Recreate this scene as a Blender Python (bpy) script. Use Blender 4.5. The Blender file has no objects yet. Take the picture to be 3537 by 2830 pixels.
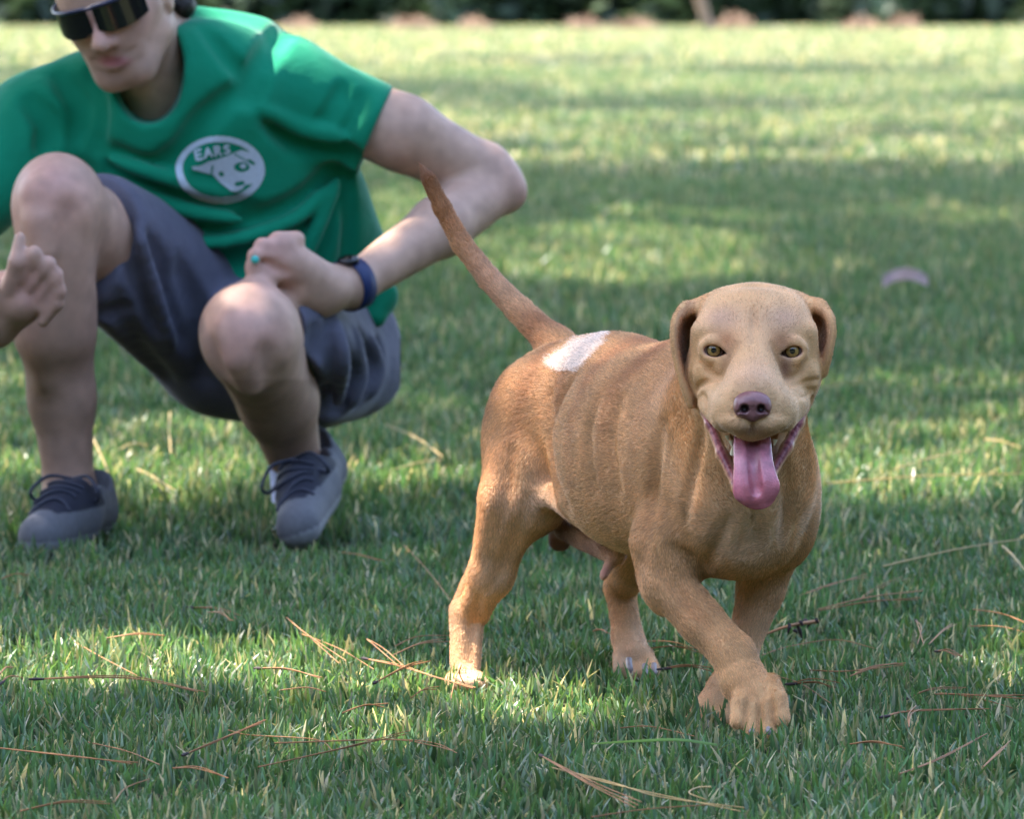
import bpy, math, random
import numpy as np
from mathutils import Vector, Matrix
from mathutils.bvhtree import BVHTree
rng = np.random.default_rng(7)
random.seed(7)
scene = bpy.context.scene
COL = scene.collection
# ---------------------------------------------------------------- camera
FPX = 5480.0                      # focal length in pixels of a 1024 wide picture
CAM_H = 0.82
PITCH = math.atan(430.0 / FPX)
cam_data = bpy.data.cameras.new('camera')
cam = bpy.data.objects.new('camera', cam_data)
COL.objects.link(cam)
cam.location = (0, 0, CAM_H)
cam.rotation_euler = (math.pi / 2 - PITCH, 0, 0)
cam_data.sensor_width = 36.0
cam_data.lens = FPX / 1024.0 * 36.0
cam_data.clip_start = 0.1
cam_data.clip_end = 600
cam_data.dof.use_dof = True
cam_data.dof.focus_distance = 5.90
cam_data.dof.aperture_fstop = 12.0
scene.camera = cam
# ---------------------------------------------------------------- light
SUN_AZ, SUN_EL = math.radians(-66), math.radians(60)       # azimuth from +Y, negative = left
SUN = np.array([math.sin(SUN_AZ) * math.cos(SUN_EL), math.cos(SUN_AZ) * math.cos(SUN_EL), math.sin(SUN_EL)])
world = bpy.data.worlds.new('World')
scene.world = world
world.use_nodes = True
wn = world.node_tree.nodes
sky = wn.new('ShaderNodeTexSky')
sky.sky_type = 'NISHITA'
sky.sun_disc = False
sky.sun_elevation = SUN_EL
sky.sun_rotation = SUN_AZ
sky.dust_density = 2.0
bg = wn['Background']
bg.inputs['Strength'].default_value = 0.15
world.node_tree.links.new(sky.outputs[0], bg.inputs['Color'])
sl = bpy.data.lights.new('sun', 'SUN')
sl.energy = 3.7
sl.angle = math.radians(0.53)
sl.color = (1.0, 0.93, 0.82)
sun = bpy.data.objects.new('sun', sl)
COL.objects.link(sun)
sun.rotation_euler = Vector(-SUN).to_track_quat('-Z', 'Y').to_euler()
sun.location = (0, 0, 30)
vs = scene.view_settings
vs.view_transform = 'Standard'
vs.look = 'None'
vs.exposure = 2.80
vs.gamma = 1.0
vs.use_curve_mapping = False
scene.cycles.use_denoising = True
scene.cycles.max_bounces = 6
scene.cycles.transparent_max_bounces = 6
# ---------------------------------------------------------------- helpers
CP, SP = math.cos(PITCH), math.sin(PITCH)
def at(px, py, Y):
    """world point on the sight line of a picture point, at real distance Y along the lawn"""
    x, y = (px - 512.0) / FPX, (410.0 - py) / FPX
    d = np.array([x, CP + y * SP, -SP + y * CP])
    return np.array([0, 0, CAM_H]) + d * (Y / d[1])
def ground(px, py, z=0.0):
    x, y = (px - 512.0) / FPX, (410.0 - py) / FPX
    d = np.array([x, CP + y * SP, -SP + y * CP])
    return np.array([0, 0, CAM_H]) + d * ((z - CAM_H) / d[2])
def pix(P):
    """picture coordinates of world points (n,3)"""
    P = np.atleast_2d(P)
    q = P - np.array([0, 0, CAM_H])
    dep = q[:, 1] * CP - q[:, 2] * SP
    up = q[:, 1] * SP + q[:, 2] * CP
    return 512 + FPX * q[:, 0] / dep, 410 - FPX * up / dep
def tag(o, label=None, cat=None, group=None, kind=None):
    if label: o['label'] = label
    if cat: o['category'] = cat
    if group: o['group'] = group
    if kind: o['kind'] = kind
    return o
def empty(name, loc):
    o = bpy.data.objects.new(name, None)
    COL.objects.link(o)
    o.location = loc
    o.empty_display_size = 0.1
    return o
def np_mesh(name, V, F, mat=None, parent=None, smooth=True, cols=None, alpha=None):
    """mesh from numpy arrays; F is a list of (n,k) arrays"""
    if isinstance(F, np.ndarray): F = [F]
    F = [f for f in F if len(f)]
    me = bpy.data.meshes.new(name)
    V = np.asarray(V, np.float32)
    me.vertices.add(len(V)); me.vertices.foreach_set('co', V.ravel())
    nl = sum(f.size for f in F); nf = sum(len(f) for f in F)
    me.loops.add(nl); me.polygons.add(nf)
    me.loops.foreach_set('vertex_index', np.concatenate([f.ravel() for f in F]).astype(np.int32))
    tot = np.concatenate([np.full(len(f), f.shape[1], np.int32) for f in F])
    st = np.concatenate([[0], np.cumsum(tot)[:-1]]).astype(np.int32)
    me.polygons.foreach_set('loop_start', st)
    me.update(calc_edges=True)
    me.polygons.foreach_set('use_smooth', np.full(nf, smooth))
    if cols is not None:
        a = me.color_attributes.new('col', 'FLOAT_COLOR', 'POINT')
        c = np.ones((len(V), 4), np.float32); c[:, :3] = cols
        if alpha is not None: c[:, 3] = alpha
        a.data.foreach_set('color', c.ravel())
    me.validate()
    o = bpy.data.objects.new(name, me)
    COL.objects.link(o)
    if mat: me.materials.append(mat)
    if parent:
        o.parent = parent
        o.matrix_parent_inverse = Matrix.Translation(parent.location).inverted()
    return o
# ---- materials
def material(name, color=(0.5, 0.5, 0.5), rough=0.6, attr=None, spec=0.3, noise=0.0, nscale=60, bump=0.0, bscale=200, translucent=0.0, tint=(1, 1, 1), sss=0.0, sheen=0.0, bumpdist=0.002, stretch=None, wet=None):
    m = bpy.data.materials.new(name)
    m.use_nodes = True
    nt = m.node_tree; N = nt.nodes; L = nt.links
    b = N['Principled BSDF']
    b.inputs['Roughness'].default_value = rough
    b.inputs['Specular IOR Level'].default_value = spec
    if sheen:
        b.inputs['Sheen Weight'].default_value = sheen
        b.inputs['Sheen Roughness'].default_value = 0.4
    if attr:
        c = N.new('ShaderNodeAttribute'); c.attribute_name = attr
        src = c.outputs['Color']
        if wet:                                   # alpha 1 = wet bare skin
            wr = N.new('ShaderNodeMapRange'); wr.inputs['To Min'].default_value = rough; wr.inputs['To Max'].default_value = wet
            L.new(c.outputs['Alpha'], wr.inputs['Value']); L.new(wr.outputs[0], b.inputs['Roughness'])
    else:
        c = N.new('ShaderNodeRGB'); c.outputs[0].default_value = (*color, 1)
        src = c.outputs[0]
    tc = N.new('ShaderNodeTexCoord'); mp = N.new('ShaderNodeMapping')
    if stretch: mp.inputs['Scale'].default_value = stretch
    L.new(tc.outputs['Object'], mp.inputs['Vector'])
    if noise:
        n = N.new('ShaderNodeTexNoise'); n.inputs['Scale'].default_value = nscale; n.inputs['Detail'].default_value = 5
        L.new(mp.outputs[0], n.inputs['Vector'])
        mr = N.new('ShaderNodeMapRange')
        mr.inputs['From Min'].default_value = 0.25; mr.inputs['From Max'].default_value = 0.75
        mr.inputs['To Min'].default_value = 1 - noise; mr.inputs['To Max'].default_value = 1 + noise
        L.new(n.outputs['Fac'], mr.inputs['Value'])
        mx = N.new('ShaderNodeVectorMath'); mx.operation = 'SCALE'
        L.new(src, mx.inputs[0]); L.new(mr.outputs[0], mx.inputs['Scale'])
        src = mx.outputs[0]
    L.new(src, b.inputs['Base Color'])
    if bump:
        n2 = N.new('ShaderNodeTexNoise'); n2.inputs['Scale'].default_value = bscale; n2.inputs['Detail'].default_value = 4
        L.new(mp.outputs[0], n2.inputs['Vector'])
        bp = N.new('ShaderNodeBump'); bp.inputs['Strength'].default_value = bump; bp.inputs['Distance'].default_value = bumpdist
        L.new(n2.outputs['Fac'], bp.inputs['Height']); L.new(bp.outputs[0], b.inputs['Normal'])
    if sss:
        b.inputs['Subsurface Weight'].default_value = sss
        b.inputs['Subsurface Radius'].default_value = (0.012, 0.005, 0.003)
        b.inputs['Subsurface Scale'].default_value = 0.6
    if translucent:
        tr = N.new('ShaderNodeBsdfTranslucent')
        tm = N.new('ShaderNodeVectorMath'); tm.operation = 'MULTIPLY'; tm.inputs[1].default_value = tint
        L.new(src, tm.inputs[0]); L.new(tm.outputs[0], tr.inputs['Color'])
        ms = N.new('ShaderNodeMixShader'); ms.inputs[0].default_value = translucent
        L.new(b.outputs[0], ms.inputs[1]); L.new(tr.outputs[0], ms.inputs[2])
        L.new(ms.outputs[0], N['Material Output'].inputs['Surface'])
    return m
# ---- implicit surfaces: smooth unions of tapered bones and ellipsoids, meshed with surface nets
def axis(*segs):
    out = []
    for a, b, s in segs:
        n = max(2, int(round((b - a) / s)))
        out.append(np.linspace(a, b, n, endpoint=False))
    out.append(np.array([segs[-1][1]]))
    return np.concatenate(out).astype(np.float32)
class Field:
    def __init__(self, xs, ys, zs):
        self.ax = (xs, ys, zs)
        self.f = np.full((len(xs), len(ys), len(zs)), 1.0, np.float32)
        self.prims = []
    def _box(self, lo, hi, pad):
        sl = []
        for a, l, h in zip(self.ax, lo, hi):
            i0 = int(np.searchsorted(a, l - pad)); i1 = int(np.searchsorted(a, h + pad))
            sl.append(slice(max(i0 - 1, 0), min(i1 + 1, len(a))))
        return tuple(sl)
    def _put(self, sl, d, k, op):
        g = self.f[sl]
        if op == '+':
            h = np.maximum(k - np.abs(g - d), 0) / k
            self.f[sl] = np.minimum(g, d) - h * h * (k * 0.25)
        elif op == '-':
            d = -d
            h = np.maximum(k - np.abs(g - d), 0) / k
            self.f[sl] = np.maximum(g, d) + h * h * (k * 0.25)
        else:
            self.f[sl] = np.maximum(g, d)
    def bone(self, a, b, r1, r2, k=0.01, op='+', flat=None, d=None):
        a = np.asarray(a, np.float32); b = np.asarray(b, np.float32)
        R = max(r1, r2)
        sl = self._box(np.minimum(a, b) - R, np.maximum(a, b) + R, k + 0.010)
        X, Y, Z = (self.ax[i][sl[i]] for i in range(3))
        if X.size * Y.size * Z.size == 0: return
        X = X[:, None, None] - a[0]; Y = Y[None, :, None] - a[1]; Z = Z[None, None, :] - a[2]
        ba = b - a; n = float(ba @ ba) + 1e-12
        t = np.clip((X * ba[0] + Y * ba[1] + Z * ba[2]) / n, 0, 1)
        dd = np.sqrt((X - t * ba[0])**2 + (Y - t * ba[1])**2 + (Z - t * ba[2])**2) - (r1 + (r2 - r1) * t)
        self._put(sl, dd, k, op)
        if op == '+': self.prims.append(((a + b) / 2, R + np.sqrt(n) / 2, ba / np.sqrt(n) if d is None else np.asarray(d, np.float32)))
    def chain(self, pts, rs, k=0.01, op='+'):
        for i in range(len(pts) - 1):
            self.bone(pts[i], pts[i + 1], rs[i], rs[i + 1], k if i == 0 else min(k, 0.006), op)
    def ell(self, c, r, M=None, k=0.02, op='+', d=None):
        c = np.asarray(c, np.float32); r = np.asarray(r, np.float32)
        M = np.eye(3, dtype=np.float32) if M is None else np.asarray(M, np.float32)
        ext = np.sqrt(((M * r[:, None])**2).sum(0))
        sl = self._box(c - ext, c + ext, k + 0.010)
        X, Y, Z = (self.ax[i][sl[i]] for i in range(3))
        if X.size * Y.size * Z.size == 0: return
        X = X[:, None, None] - c[0]; Y = Y[None, :, None] - c[1]; Z = Z[None, None, :] - c[2]
        s0 = 0; s1 = 0
        for i in range(3):
            q = (X * M[i, 0] + Y * M[i, 1] + Z * M[i, 2]) / r[i]
            s0 = s0 + q * q; s1 = s1 + (q / r[i])**2
        k0 = np.sqrt(s0); k1 = np.sqrt(s1) + 1e-6
        self._put(sl, k0 * (k0 - 1) / k1, k, op)
        if op == '+': self.prims.append((c, float(r.max()), np.asarray(d if d is not None else M[0] * -1, np.float32)))
    def path(self, pts, rs, k=0.01, op='-'):
        """one groove or ridge along a polyline"""
        pts = np.asarray(pts, np.float32); R = float(max(rs))
        sl = self._box(pts.min(0) - R, pts.max(0) + R, k + 0.010)
        X, Y, Z = (self.ax[i][sl[i]] for i in range(3))
        if X.size * Y.size * Z.size == 0: return
        best = None
        for i in range(len(pts) - 1):
            a = pts[i]; ba = pts[i + 1] - a; n = float(ba @ ba) + 1e-12
            x = X[:, None, None] - a[0]; y = Y[None, :, None] - a[1]; z = Z[None, None, :] - a[2]
            t = np.clip((x * ba[0] + y * ba[1] + z * ba[2]) / n, 0, 1)
            d = np.sqrt((x - t * ba[0])**2 + (y - t * ba[1])**2 + (z - t * ba[2])**2) - (rs[i] + (rs[i + 1] - rs[i]) * t)
            best = d if best is None else np.minimum(best, d)
        self._put(sl, best, k, op)
    def plane(self, p, n, k=0.004, zmin=None):
        """cut away what lies on the side n points to"""
        n = np.asarray(n, np.float32); n = n / np.linalg.norm(n)
        X, Y, Z = self.ax
        d = (X[:, None, None] - p[0]) * n[0] + (Y[None, :, None] - p[1]) * n[1] + (Z[None, None, :] - p[2]) * n[2]
        if zmin is not None: d = np.where(Z[None, None, :] < zmin, -1.0, d)
        h = np.maximum(k - np.abs(self.f - d), 0) / k
        self.f = np.maximum(self.f, d) + h * h * (k * 0.25)
    def mesh(self):
        f = self.f; s = f < 0
        nx, ny, nz = f.shape
        cnt = np.zeros((nx - 1, ny - 1, nz - 1), np.uint8)
        for i in (0, 1):
            for j in (0, 1):
                for k in (0, 1):
                    cnt += s[i:nx - 1 + i, j:ny - 1 + j, k:nz - 1 + k]
        act = (cnt > 0) & (cnt < 8)
        I, J, K = np.nonzero(act)
        vid = np.full(act.shape, -1, np.int32); vid[I, J, K] = np.arange(len(I))
        xs, ys, zs = self.ax
        corner = {(i, j, k): f[I + i, J + j, K + k] for i in (0, 1) for j in (0, 1) for k in (0, 1)}
        P = np.zeros((len(I), 3), np.float64); W = np.zeros(len(I))
        cs = list(corner)
        for a in range(8):
            for b in range(a + 1, 8):
                A, B = cs[a], cs[b]
                if sum(abs(A[q] - B[q]) for q in range(3)) != 1: continue
                fa, fb = corner[A], corner[B]
                m = (fa < 0) != (fb < 0)
                t = np.where(m, fa / np.where(m, fa - fb, 1), 0)
                for q, (arr, id0) in enumerate(((xs, I), (ys, J), (zs, K))):
                    pa = arr[id0 + A[q]]; pb = arr[id0 + B[q]]
                    P[:, q] += np.where(m, pa + t * (pb - pa), 0)
                W += m
        P /= W[:, None]
        quads = []
        e = s[:-1, 1:-1, 1:-1] != s[1:, 1:-1, 1:-1]; i, j, k = np.nonzero(e); fl = s[i, j + 1, k + 1]
        q = np.stack([vid[i, j, k], vid[i, j + 1, k], vid[i, j + 1, k + 1], vid[i, j, k + 1]], 1); q[~fl] = q[~fl][:, ::-1]; quads.append(q)
        e = s[1:-1, :-1, 1:-1] != s[1:-1, 1:, 1:-1]; i, j, k = np.nonzero(e); fl = s[i + 1, j, k + 1]
        q = np.stack([vid[i, j, k], vid[i, j, k + 1], vid[i + 1, j, k + 1], vid[i + 1, j, k]], 1); q[~fl] = q[~fl][:, ::-1]; quads.append(q)
        e = s[1:-1, 1:-1, :-1] != s[1:-1, 1:-1, 1:]; i, j, k = np.nonzero(e); fl = s[i + 1, j + 1, k]
        q = np.stack([vid[i, j, k], vid[i + 1, j, k], vid[i + 1, j + 1, k], vid[i, j + 1, k]], 1); q[~fl] = q[~fl][:, ::-1]; quads.append(q)
        Q = np.concatenate(quads)
        return P, Q[(Q >= 0).all(1)]
def smooth(V, Q, n=2, lam=0.5):
    V = V.copy()
    for _ in range(n):
        A = Q.ravel(); Bn = np.roll(Q, -1, 1).ravel()
        C = np.bincount(A, minlength=len(V))
        S = np.stack([np.bincount(A, V[Bn, i], len(V)) for i in range(3)], 1)
        V += lam * (S / np.maximum(C, 1)[:, None] - V)
    return V
def vnormals(V, Q):
    n = np.cross(V[Q[:, 2]] - V[Q[:, 0]], V[Q[:, 3]] - V[Q[:, 1]])
    N = np.stack([np.bincount(Q.ravel(), np.repeat(n[:, i], 4), len(V)) for i in range(3)], 1)
    return N / (np.linalg.norm(N, axis=1)[:, None] + 1e-12)
def rot(axis_u, up=(0, 0, 1)):
    """rows u, v, w: u along the axis, w as near up as it can be"""
    u = np.asarray(axis_u, float); u /= np.linalg.norm(u)
    v = np.cross(up, u); v /= np.linalg.norm(v)
    return np.array([u, v, np.cross(u, v)])
def gauss(P, c, r):
    q = (P - np.asarray(c)) / np.asarray(r)
    return np.exp(-(q * q).sum(1))
def vnoise(P, scale, seed=0):
    """cheap smooth value noise on points, 0..1"""
    q = P * scale + seed * 17.31
    i = np.floor(q).astype(np.int64); t = q - i; t = t * t * (3 - 2 * t)
    out = 0
    for a in (0, 1):
        for b in (0, 1):
            for c in (0, 1):
                h = (i[:, 0] + a) * 374761393 + (i[:, 1] + b) * 668265263 + (i[:, 2] + c) * 2147483647 + seed * 9176
                h = (h ^ (h >> 13)) * 1274126177
                h = ((h ^ (h >> 16)) & 0xffff) / 65535.0
                out = out + h * (t[:, 0] if a else 1 - t[:, 0]) * (t[:, 1] if b else 1 - t[:, 1]) * (t[:, 2] if c else 1 - t[:, 2])
    return out
def tube(pts, rad, n=6, cap=True):
    """tube around a polyline: vertices and quads"""
    pts = np.asarray(pts, float); m = len(pts)
    rad = np.broadcast_to(rad, (m,))
    T = np.gradient(pts, axis=0); T /= np.linalg.norm(T, axis=1)[:, None] + 1e-12
    ref = np.array([0, 0, 1.0]) if abs(T[0, 2]) < 0.9 else np.array([1.0, 0, 0])
    A = np.cross(T, ref); A /= np.linalg.norm(A, axis=1)[:, None] + 1e-12
    B = np.cross(T, A)
    an = np.arange(n) / n * 2 * math.pi
    V = pts[:, None] + rad[:, None, None] * (np.cos(an)[None, :, None] * A[:, None] + np.sin(an)[None, :, None] * B[:, None])
    V = V.reshape(-1, 3)
    i = np.arange(m - 1)[:, None] * n; j = np.arange(n)[None]; j2 = (j + 1) % n
    Q = np.stack([i + j, i + j2, i + n + j2, i + n + j], -1).reshape(-1, 4)
    return V, Q
def spline(pts, n=12):
    """Catmull-Rom through points"""
    p = np.asarray(pts, float); p = np.vstack([2 * p[0] - p[1], p, 2 * p[-1] - p[-2]])
    out = []
    for i in range(1, len(p) - 2):
        t = np.linspace(0, 1, n, endpoint=False)[:, None]
        out.append(0.5 * (2 * p[i] + (p[i + 1] - p[i - 1]) * t + (2 * p[i - 1] - 5 * p[i] + 4 * p[i + 1] - p[i + 2]) * t**2 + (3 * p[i] - p[i - 1] - 3 * p[i + 1] + p[i + 2]) * t**3))
    out.append(p[-2][None])
    return np.vstack(out)
def merge(parts):
    V, Q, o = [], [], 0
    for v, q in parts:
        V.append(v); Q.append(q + o); o += len(v)
    return np.vstack(V), np.vstack(Q)
# ---------------------------------------------------------------- the lawn
m_soil = material('soil', (0.045, 0.05, 0.02), 0.95, noise=0.5, nscale=14, bump=0.6, bscale=60, bumpdist=0.02)
gx, gy = np.meshgrid(np.linspace(-60, 60, 41), np.linspace(-20, 160, 61), indexing='ij')
gv = np.stack([gx, gy, np.zeros_like(gx)], -1).reshape(-1, 3)
gi = (np.arange(40)[:, None] * 61 + np.arange(60)[None]).ravel()
lawn = np_mesh('ground', gv, np.stack([gi, gi + 61, gi + 62, gi + 1], 1), m_soil)
tag(lawn, 'lawn soil under the mown grass', 'ground', kind='structure')
del lawn['category']

# where sun reaches the ground through the pines: patches (picture x, y, half width, half height, strength)
PATCH = [(165, 672, 175, 22, 1), (330, 690, 130, 18, .9), (330, 748, 110, 20, 1), (545, 712, 95, 26, 1), (60, 690, 60, 16, .7),
         (1015, 665, 30, 30, 1), (930, 475, 130, 34, 1), (840, 500, 40, 14, .8), (960, 430, 80, 14, .8), (930, 392, 110, 9, .7),
         (180, 470, 95, 38, 1), (15, 430, 45, 60, .8), (410, 480, 80, 16, 1), (500, 455, 60, 14, .5), (620, 262, 150, 27, 1), (420, 225, 70, 28, .9), (790, 270, 80, 10, .7),
         (960, 222, 110, 8, .8), (420, 400, 50, 24, .4), (880, 318, 50, 5, .6), (690, 222, 80, 7, .9)]
def lit(px, py, P):
    """0 = shade, 1 = sun"""
    v = np.zeros(len(px))
    for x, y, a, b, s in PATCH:
        q = ((px - x) / a)**2 + ((py - y) / b)**2
        v = np.maximum(v, s * np.clip((1.75 - q) * 1.6, 0, 1))
    far = np.clip((172 - py) / 12, 0, 1)
    for x, y, a, b in ((640, 107, 180, 7), (400, 92, 130, 9), (1000, 100, 70, 5), (500, 150, 70, 8), (760, 152, 90, 5), (40, 78, 60, 8), (820, 72, 120, 4), (560, 62, 90, 3), (950, 135, 90, 5), (330, 130, 60, 6), (690, 132, 60, 3), (20, 55, 70, 4)):
        q = ((px - x) / a)**2 + ((py - y) / b)**2
        far = far * (1 - np.clip(1.5 - q, 0, .8))
    v = np.maximum(v, far)
    v = np.clip(v * (.62 + .75 * vnoise(P, 3.2, 41)), 0, 1) if len(P) else v
    return v

def blades(P, H, W, lean, col_root, col_tip, levels=3, bend=0.5):
    """grass blades at points P: tapered bent strips with colours"""
    n = len(P)
    az = rng.uniform(0, 2 * math.pi, n)
    faz = rng.uniform(0, 2 * math.pi, n)
    dirx = np.stack([np.cos(az), np.sin(az), np.zeros(n)], 1)
    wid = np.stack([np.cos(faz), np.sin(faz), np.zeros(n)], 1)
    lv = np.linspace(0, 1, levels + 1)
    Vs, Cs = [], []
    for i, t in enumerate(lv):
        ang = lean * (0.35 + bend * t * 1.6)
        c = P + dirx * (np.sin(ang) * H * t)[:, None] + np.array([0, 0, 1.0]) * (np.cos(ang) * H * t)[:, None]
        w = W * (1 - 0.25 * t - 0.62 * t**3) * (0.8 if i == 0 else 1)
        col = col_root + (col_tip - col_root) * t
        Vs += [c - wid * (w / 2)[:, None], c + wid * (w / 2)[:, None]]
        Cs += [col, col]
    m = 2 * (levels + 1)
    V = np.stack(Vs, 1).reshape(-1, 3); C = np.stack(Cs, 1).reshape(-1, 3)
    b = np.arange(n)[:, None] * m
    Q = np.concatenate([b + np.array([2 * i, 2 * i + 1, 2 * i + 3, 2 * i + 2]) for i in range(levels)])
    return V, Q, C
FEET = [(*ground(466, 700)[:2], .055), (*ground(637, 684)[:2], .065), (*ground(762, 738)[:2], .075), (*ground(762, 765)[:2], .045),
        (*ground(60, 552)[:2], .11), (*ground(303, 556)[:2], .10)]
def lawn_zone(y0, y1, dens, hmin, hmax, w, levels, margin, dry):
    area = 0; ys = []
    n = int(dens * ((0.0945 * (y0 + y1) / 2 + margin) * 2) * (y1 - y0))
    Y = rng.uniform(y0, y1, n * 2)
    hw = 0.0945 * Y + margin
    keep = rng.uniform(0, 1, n * 2) < hw / hw.max()
    Y = Y[keep]; hw = hw[keep]
    X = rng.uniform(-1, 1, len(Y)) * hw
    m2 = len(Y)                                   # thinner growth on to both sides
    Yo = rng.choice(Y, m2); Xo = (0.0945 * Yo + margin) * (1 + rng.uniform(0, 1, m2)) * rng.choice([-1, 1], m2)
    k2 = rng.uniform(0, 1, m2) < .5
    X = np.concatenate([X, Xo[k2]]); Y = np.concatenate([Y, Yo[k2]])
    P = np.stack([X, Y, np.full(len(Y), -0.003)], 1)
    # tufts: uneven growth
    tn = vnoise(P, 9.0, 3) * 0.6 + vnoise(P, 31.0, 5) * 0.4
    P = P[rng.uniform(0, 1, len(P)) < 0.25 + 1.25 * tn]
    n = len(P)
    tn = vnoise(P, 7.0, 8)
    H = rng.uniform(hmin, hmax, n) * (0.52 + 0.9 * tn)
    # blades pressed down under and around paws and shoes
    for fx, fy, fr in FEET:
        q = np.hypot(P[:, 0] - fx, (P[:, 1] - fy) * .8) / fr
        H *= np.clip(.28 + .72 * (q - .55) / .6, .28, 1)
    W = w * rng.uniform(0.6, 1.3, n)
    lean = np.abs(rng.normal(0.30, 0.30, n)).clip(0.02, 1.3)
    if y0 > 20: lean = lean * 1.8
    base = np.array([0.042, 0.112, 0.046]) * rng.uniform(0.45, 1.7, (n, 1))
    yel = rng.uniform(0, 1, (n, 1))**2
    base = base * (1 - yel * 0.5) + np.array([0.115, 0.185, 0.035]) * yel * 0.5
    pal = rng.uniform(0, 1, n) < .16
    base[pal] = np.array([.13, .19, .13]) * rng.uniform(.7, 1.4, (pal.sum(), 1))  # pale blades, grass highlights put into their colour
    blu = rng.uniform(0, 1, (n, 1))**3
    base = base * (1 - blu * .5) + np.array([0.05, 0.12, 0.075]) * blu * .5
    d = rng.uniform(0, 1, n) < dry * (0.3 + 1.4 * vnoise(P, 1.3, 11))
    base[d] = np.array([0.47, 0.405, 0.27]) * rng.uniform(0.6, 1.3, (d.sum(), 1))
    lean[d] *= 2.2
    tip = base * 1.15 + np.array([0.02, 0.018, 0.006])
    frayed = rng.uniform(0, 1, n) < 0.16
    tip[frayed] = np.array([0.28, 0.27, 0.17]) * rng.uniform(.6, 1.2, (frayed.sum(), 1))
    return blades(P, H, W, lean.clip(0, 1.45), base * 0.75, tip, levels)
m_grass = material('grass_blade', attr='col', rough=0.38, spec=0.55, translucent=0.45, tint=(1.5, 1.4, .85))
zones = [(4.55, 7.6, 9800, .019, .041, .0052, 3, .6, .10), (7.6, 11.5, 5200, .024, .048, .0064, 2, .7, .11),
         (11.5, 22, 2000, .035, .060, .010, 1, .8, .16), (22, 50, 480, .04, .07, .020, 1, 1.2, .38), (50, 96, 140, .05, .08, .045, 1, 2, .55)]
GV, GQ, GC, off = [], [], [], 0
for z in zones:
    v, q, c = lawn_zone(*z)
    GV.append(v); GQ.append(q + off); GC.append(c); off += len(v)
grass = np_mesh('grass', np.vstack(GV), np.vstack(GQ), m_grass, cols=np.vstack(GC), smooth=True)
tag(grass, 'short mown green grass of the lawn with dry blades', 'grass', kind='stuff')
print('grass quads', sum(len(q) for q in GQ))

# ---------------------------------------------------------------- dark woodland edge far behind
m_bark = material('bark', (0.10, 0.065, 0.045), 0.9, noise=0.4, nscale=9, bump=0.8, bscale=14, bumpdist=0.03)
m_leaf = material('leaf', attr='col', rough=0.45, spec=0.4, translucent=0.25)
def leaf_cards(C, size, colr, flat=False):
    n = len(C)
    a = rng.normal(size=(n, 3)); a /= np.linalg.norm(a, axis=1)[:, None]
    b = np.cross(a, rng.normal(size=(n, 3))); b /= np.linalg.norm(b, axis=1)[:, None]
    s = (size * rng.uniform(.6, 1.3, n))[:, None]
    V = np.stack([C - a * s, C - b * s * .45, C + a * s, C + b * s * .45], 1).reshape(-1, 3)
    Q = np.arange(n * 4).reshape(-1, 4)
    col = np.repeat(colr * rng.uniform(.55, 1.5, (n, 1)), 4, 0)
    return V, Q, col
n = 95000
hx = rng.uniform(-36, 36, n)
top = 3.2 + 1.6 * np.sin(hx * .8) + 1.0 * np.sin(hx * 2.3 + 1)
hz = rng.uniform(0, 1, n)**.8 * top
hy = 95 + rng.uniform(0, 5.5, n) + 0.8 * np.sin(hx * 1.7) + .5 * hz
V, Q, Cc = leaf_cards(np.stack([hx, hy, hz], 1), 0.30, np.array([[0.028, 0.048, 0.020]]))
hedge = np_mesh('woodland_edge', V, Q, m_leaf, cols=Cc, smooth=False)
tag(hedge, 'dark green undergrowth along the far edge of the lawn', 'undergrowth', kind='stuff')

# unseen woodland added beside and behind the camera to cut low sky light
n = 26000
th = rng.uniform(math.radians(-40), math.radians(220), n) + math.pi          # round by the back
rad = 19 + rng.uniform(0, 5, n) + 2 * np.sin(th * 7)
hz = rng.uniform(0, 1, n)**.9 * (10 + 2.5 * np.sin(th * 11) + 2 * np.sin(th * 23 + 1))
V, Q, Cc = leaf_cards(np.stack([np.cos(th) * rad, 2 + np.sin(th) * rad, hz], 1), 0.75, np.array([[0.020, 0.034, 0.013]]))
sky_screen = np_mesh('woodland', V, Q, m_leaf, cols=Cc, smooth=False)
tag(sky_screen, 'tall dark unseen woodland added round the near side to cut sky light', 'woodland', kind='stuff')

# ---------------------------------------------------------------- pines whose crowns shade the lawn
def pine(x, y, height, label, cards, csize, tips):
    root = empty('pine_tree', (x, y, 0))
    tag(root, label, 'tree', 'pines shading the lawn')
    pts = spline([(x, y, -.1), (x + .05, y, height * .3), (x - .08, y + .05, height * .7), (x, y, height)], 6)
    v, q = tube(pts, np.linspace(.24, .05, len(pts)), 12)
    np_mesh('trunk', v, q, m_bark, root)
    for t in tips:
        z0 = max(2.5, t[2] - 1.2)
        mid = ((x + t[0]) / 2, (y + t[1]) / 2, (z0 + t[2]) / 2 + .35)
        p = spline([(x, y, z0), mid, t], 5)
        v, q = tube(p, np.linspace(.075, .015, len(p)), 6)
        np_mesh('limb', v, q, m_bark, root)
    v, q, c = leaf_cards(cards, csize, np.array([[0.04, 0.075, 0.025]]))
    np_mesh('crown', v, q, m_leaf, root, cols=c, smooth=False)
def shade_cards(x0, x1, y0, y1, dens, hmin, hmax):
    n = int((x1 - x0) * (y1 - y0) * dens)
    g = np.stack([rng.uniform(x0, x1, n), rng.uniform(y0, y1, n), np.zeros(n)], 1)
    px, py = pix(g)
    v = bodylight(g, lit(px, py, g)) if y0 < 12 else lit(px, py, g)
    # unseen crown leaves laid where shade is wanted, left out over sun patches
    keep = rng.uniform(0, 1, n) > v
    g = g[keep]
    h = rng.uniform(hmin, hmax, len(g))
    return g + SUN[None] * (h / SUN[2])[:, None]
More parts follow.
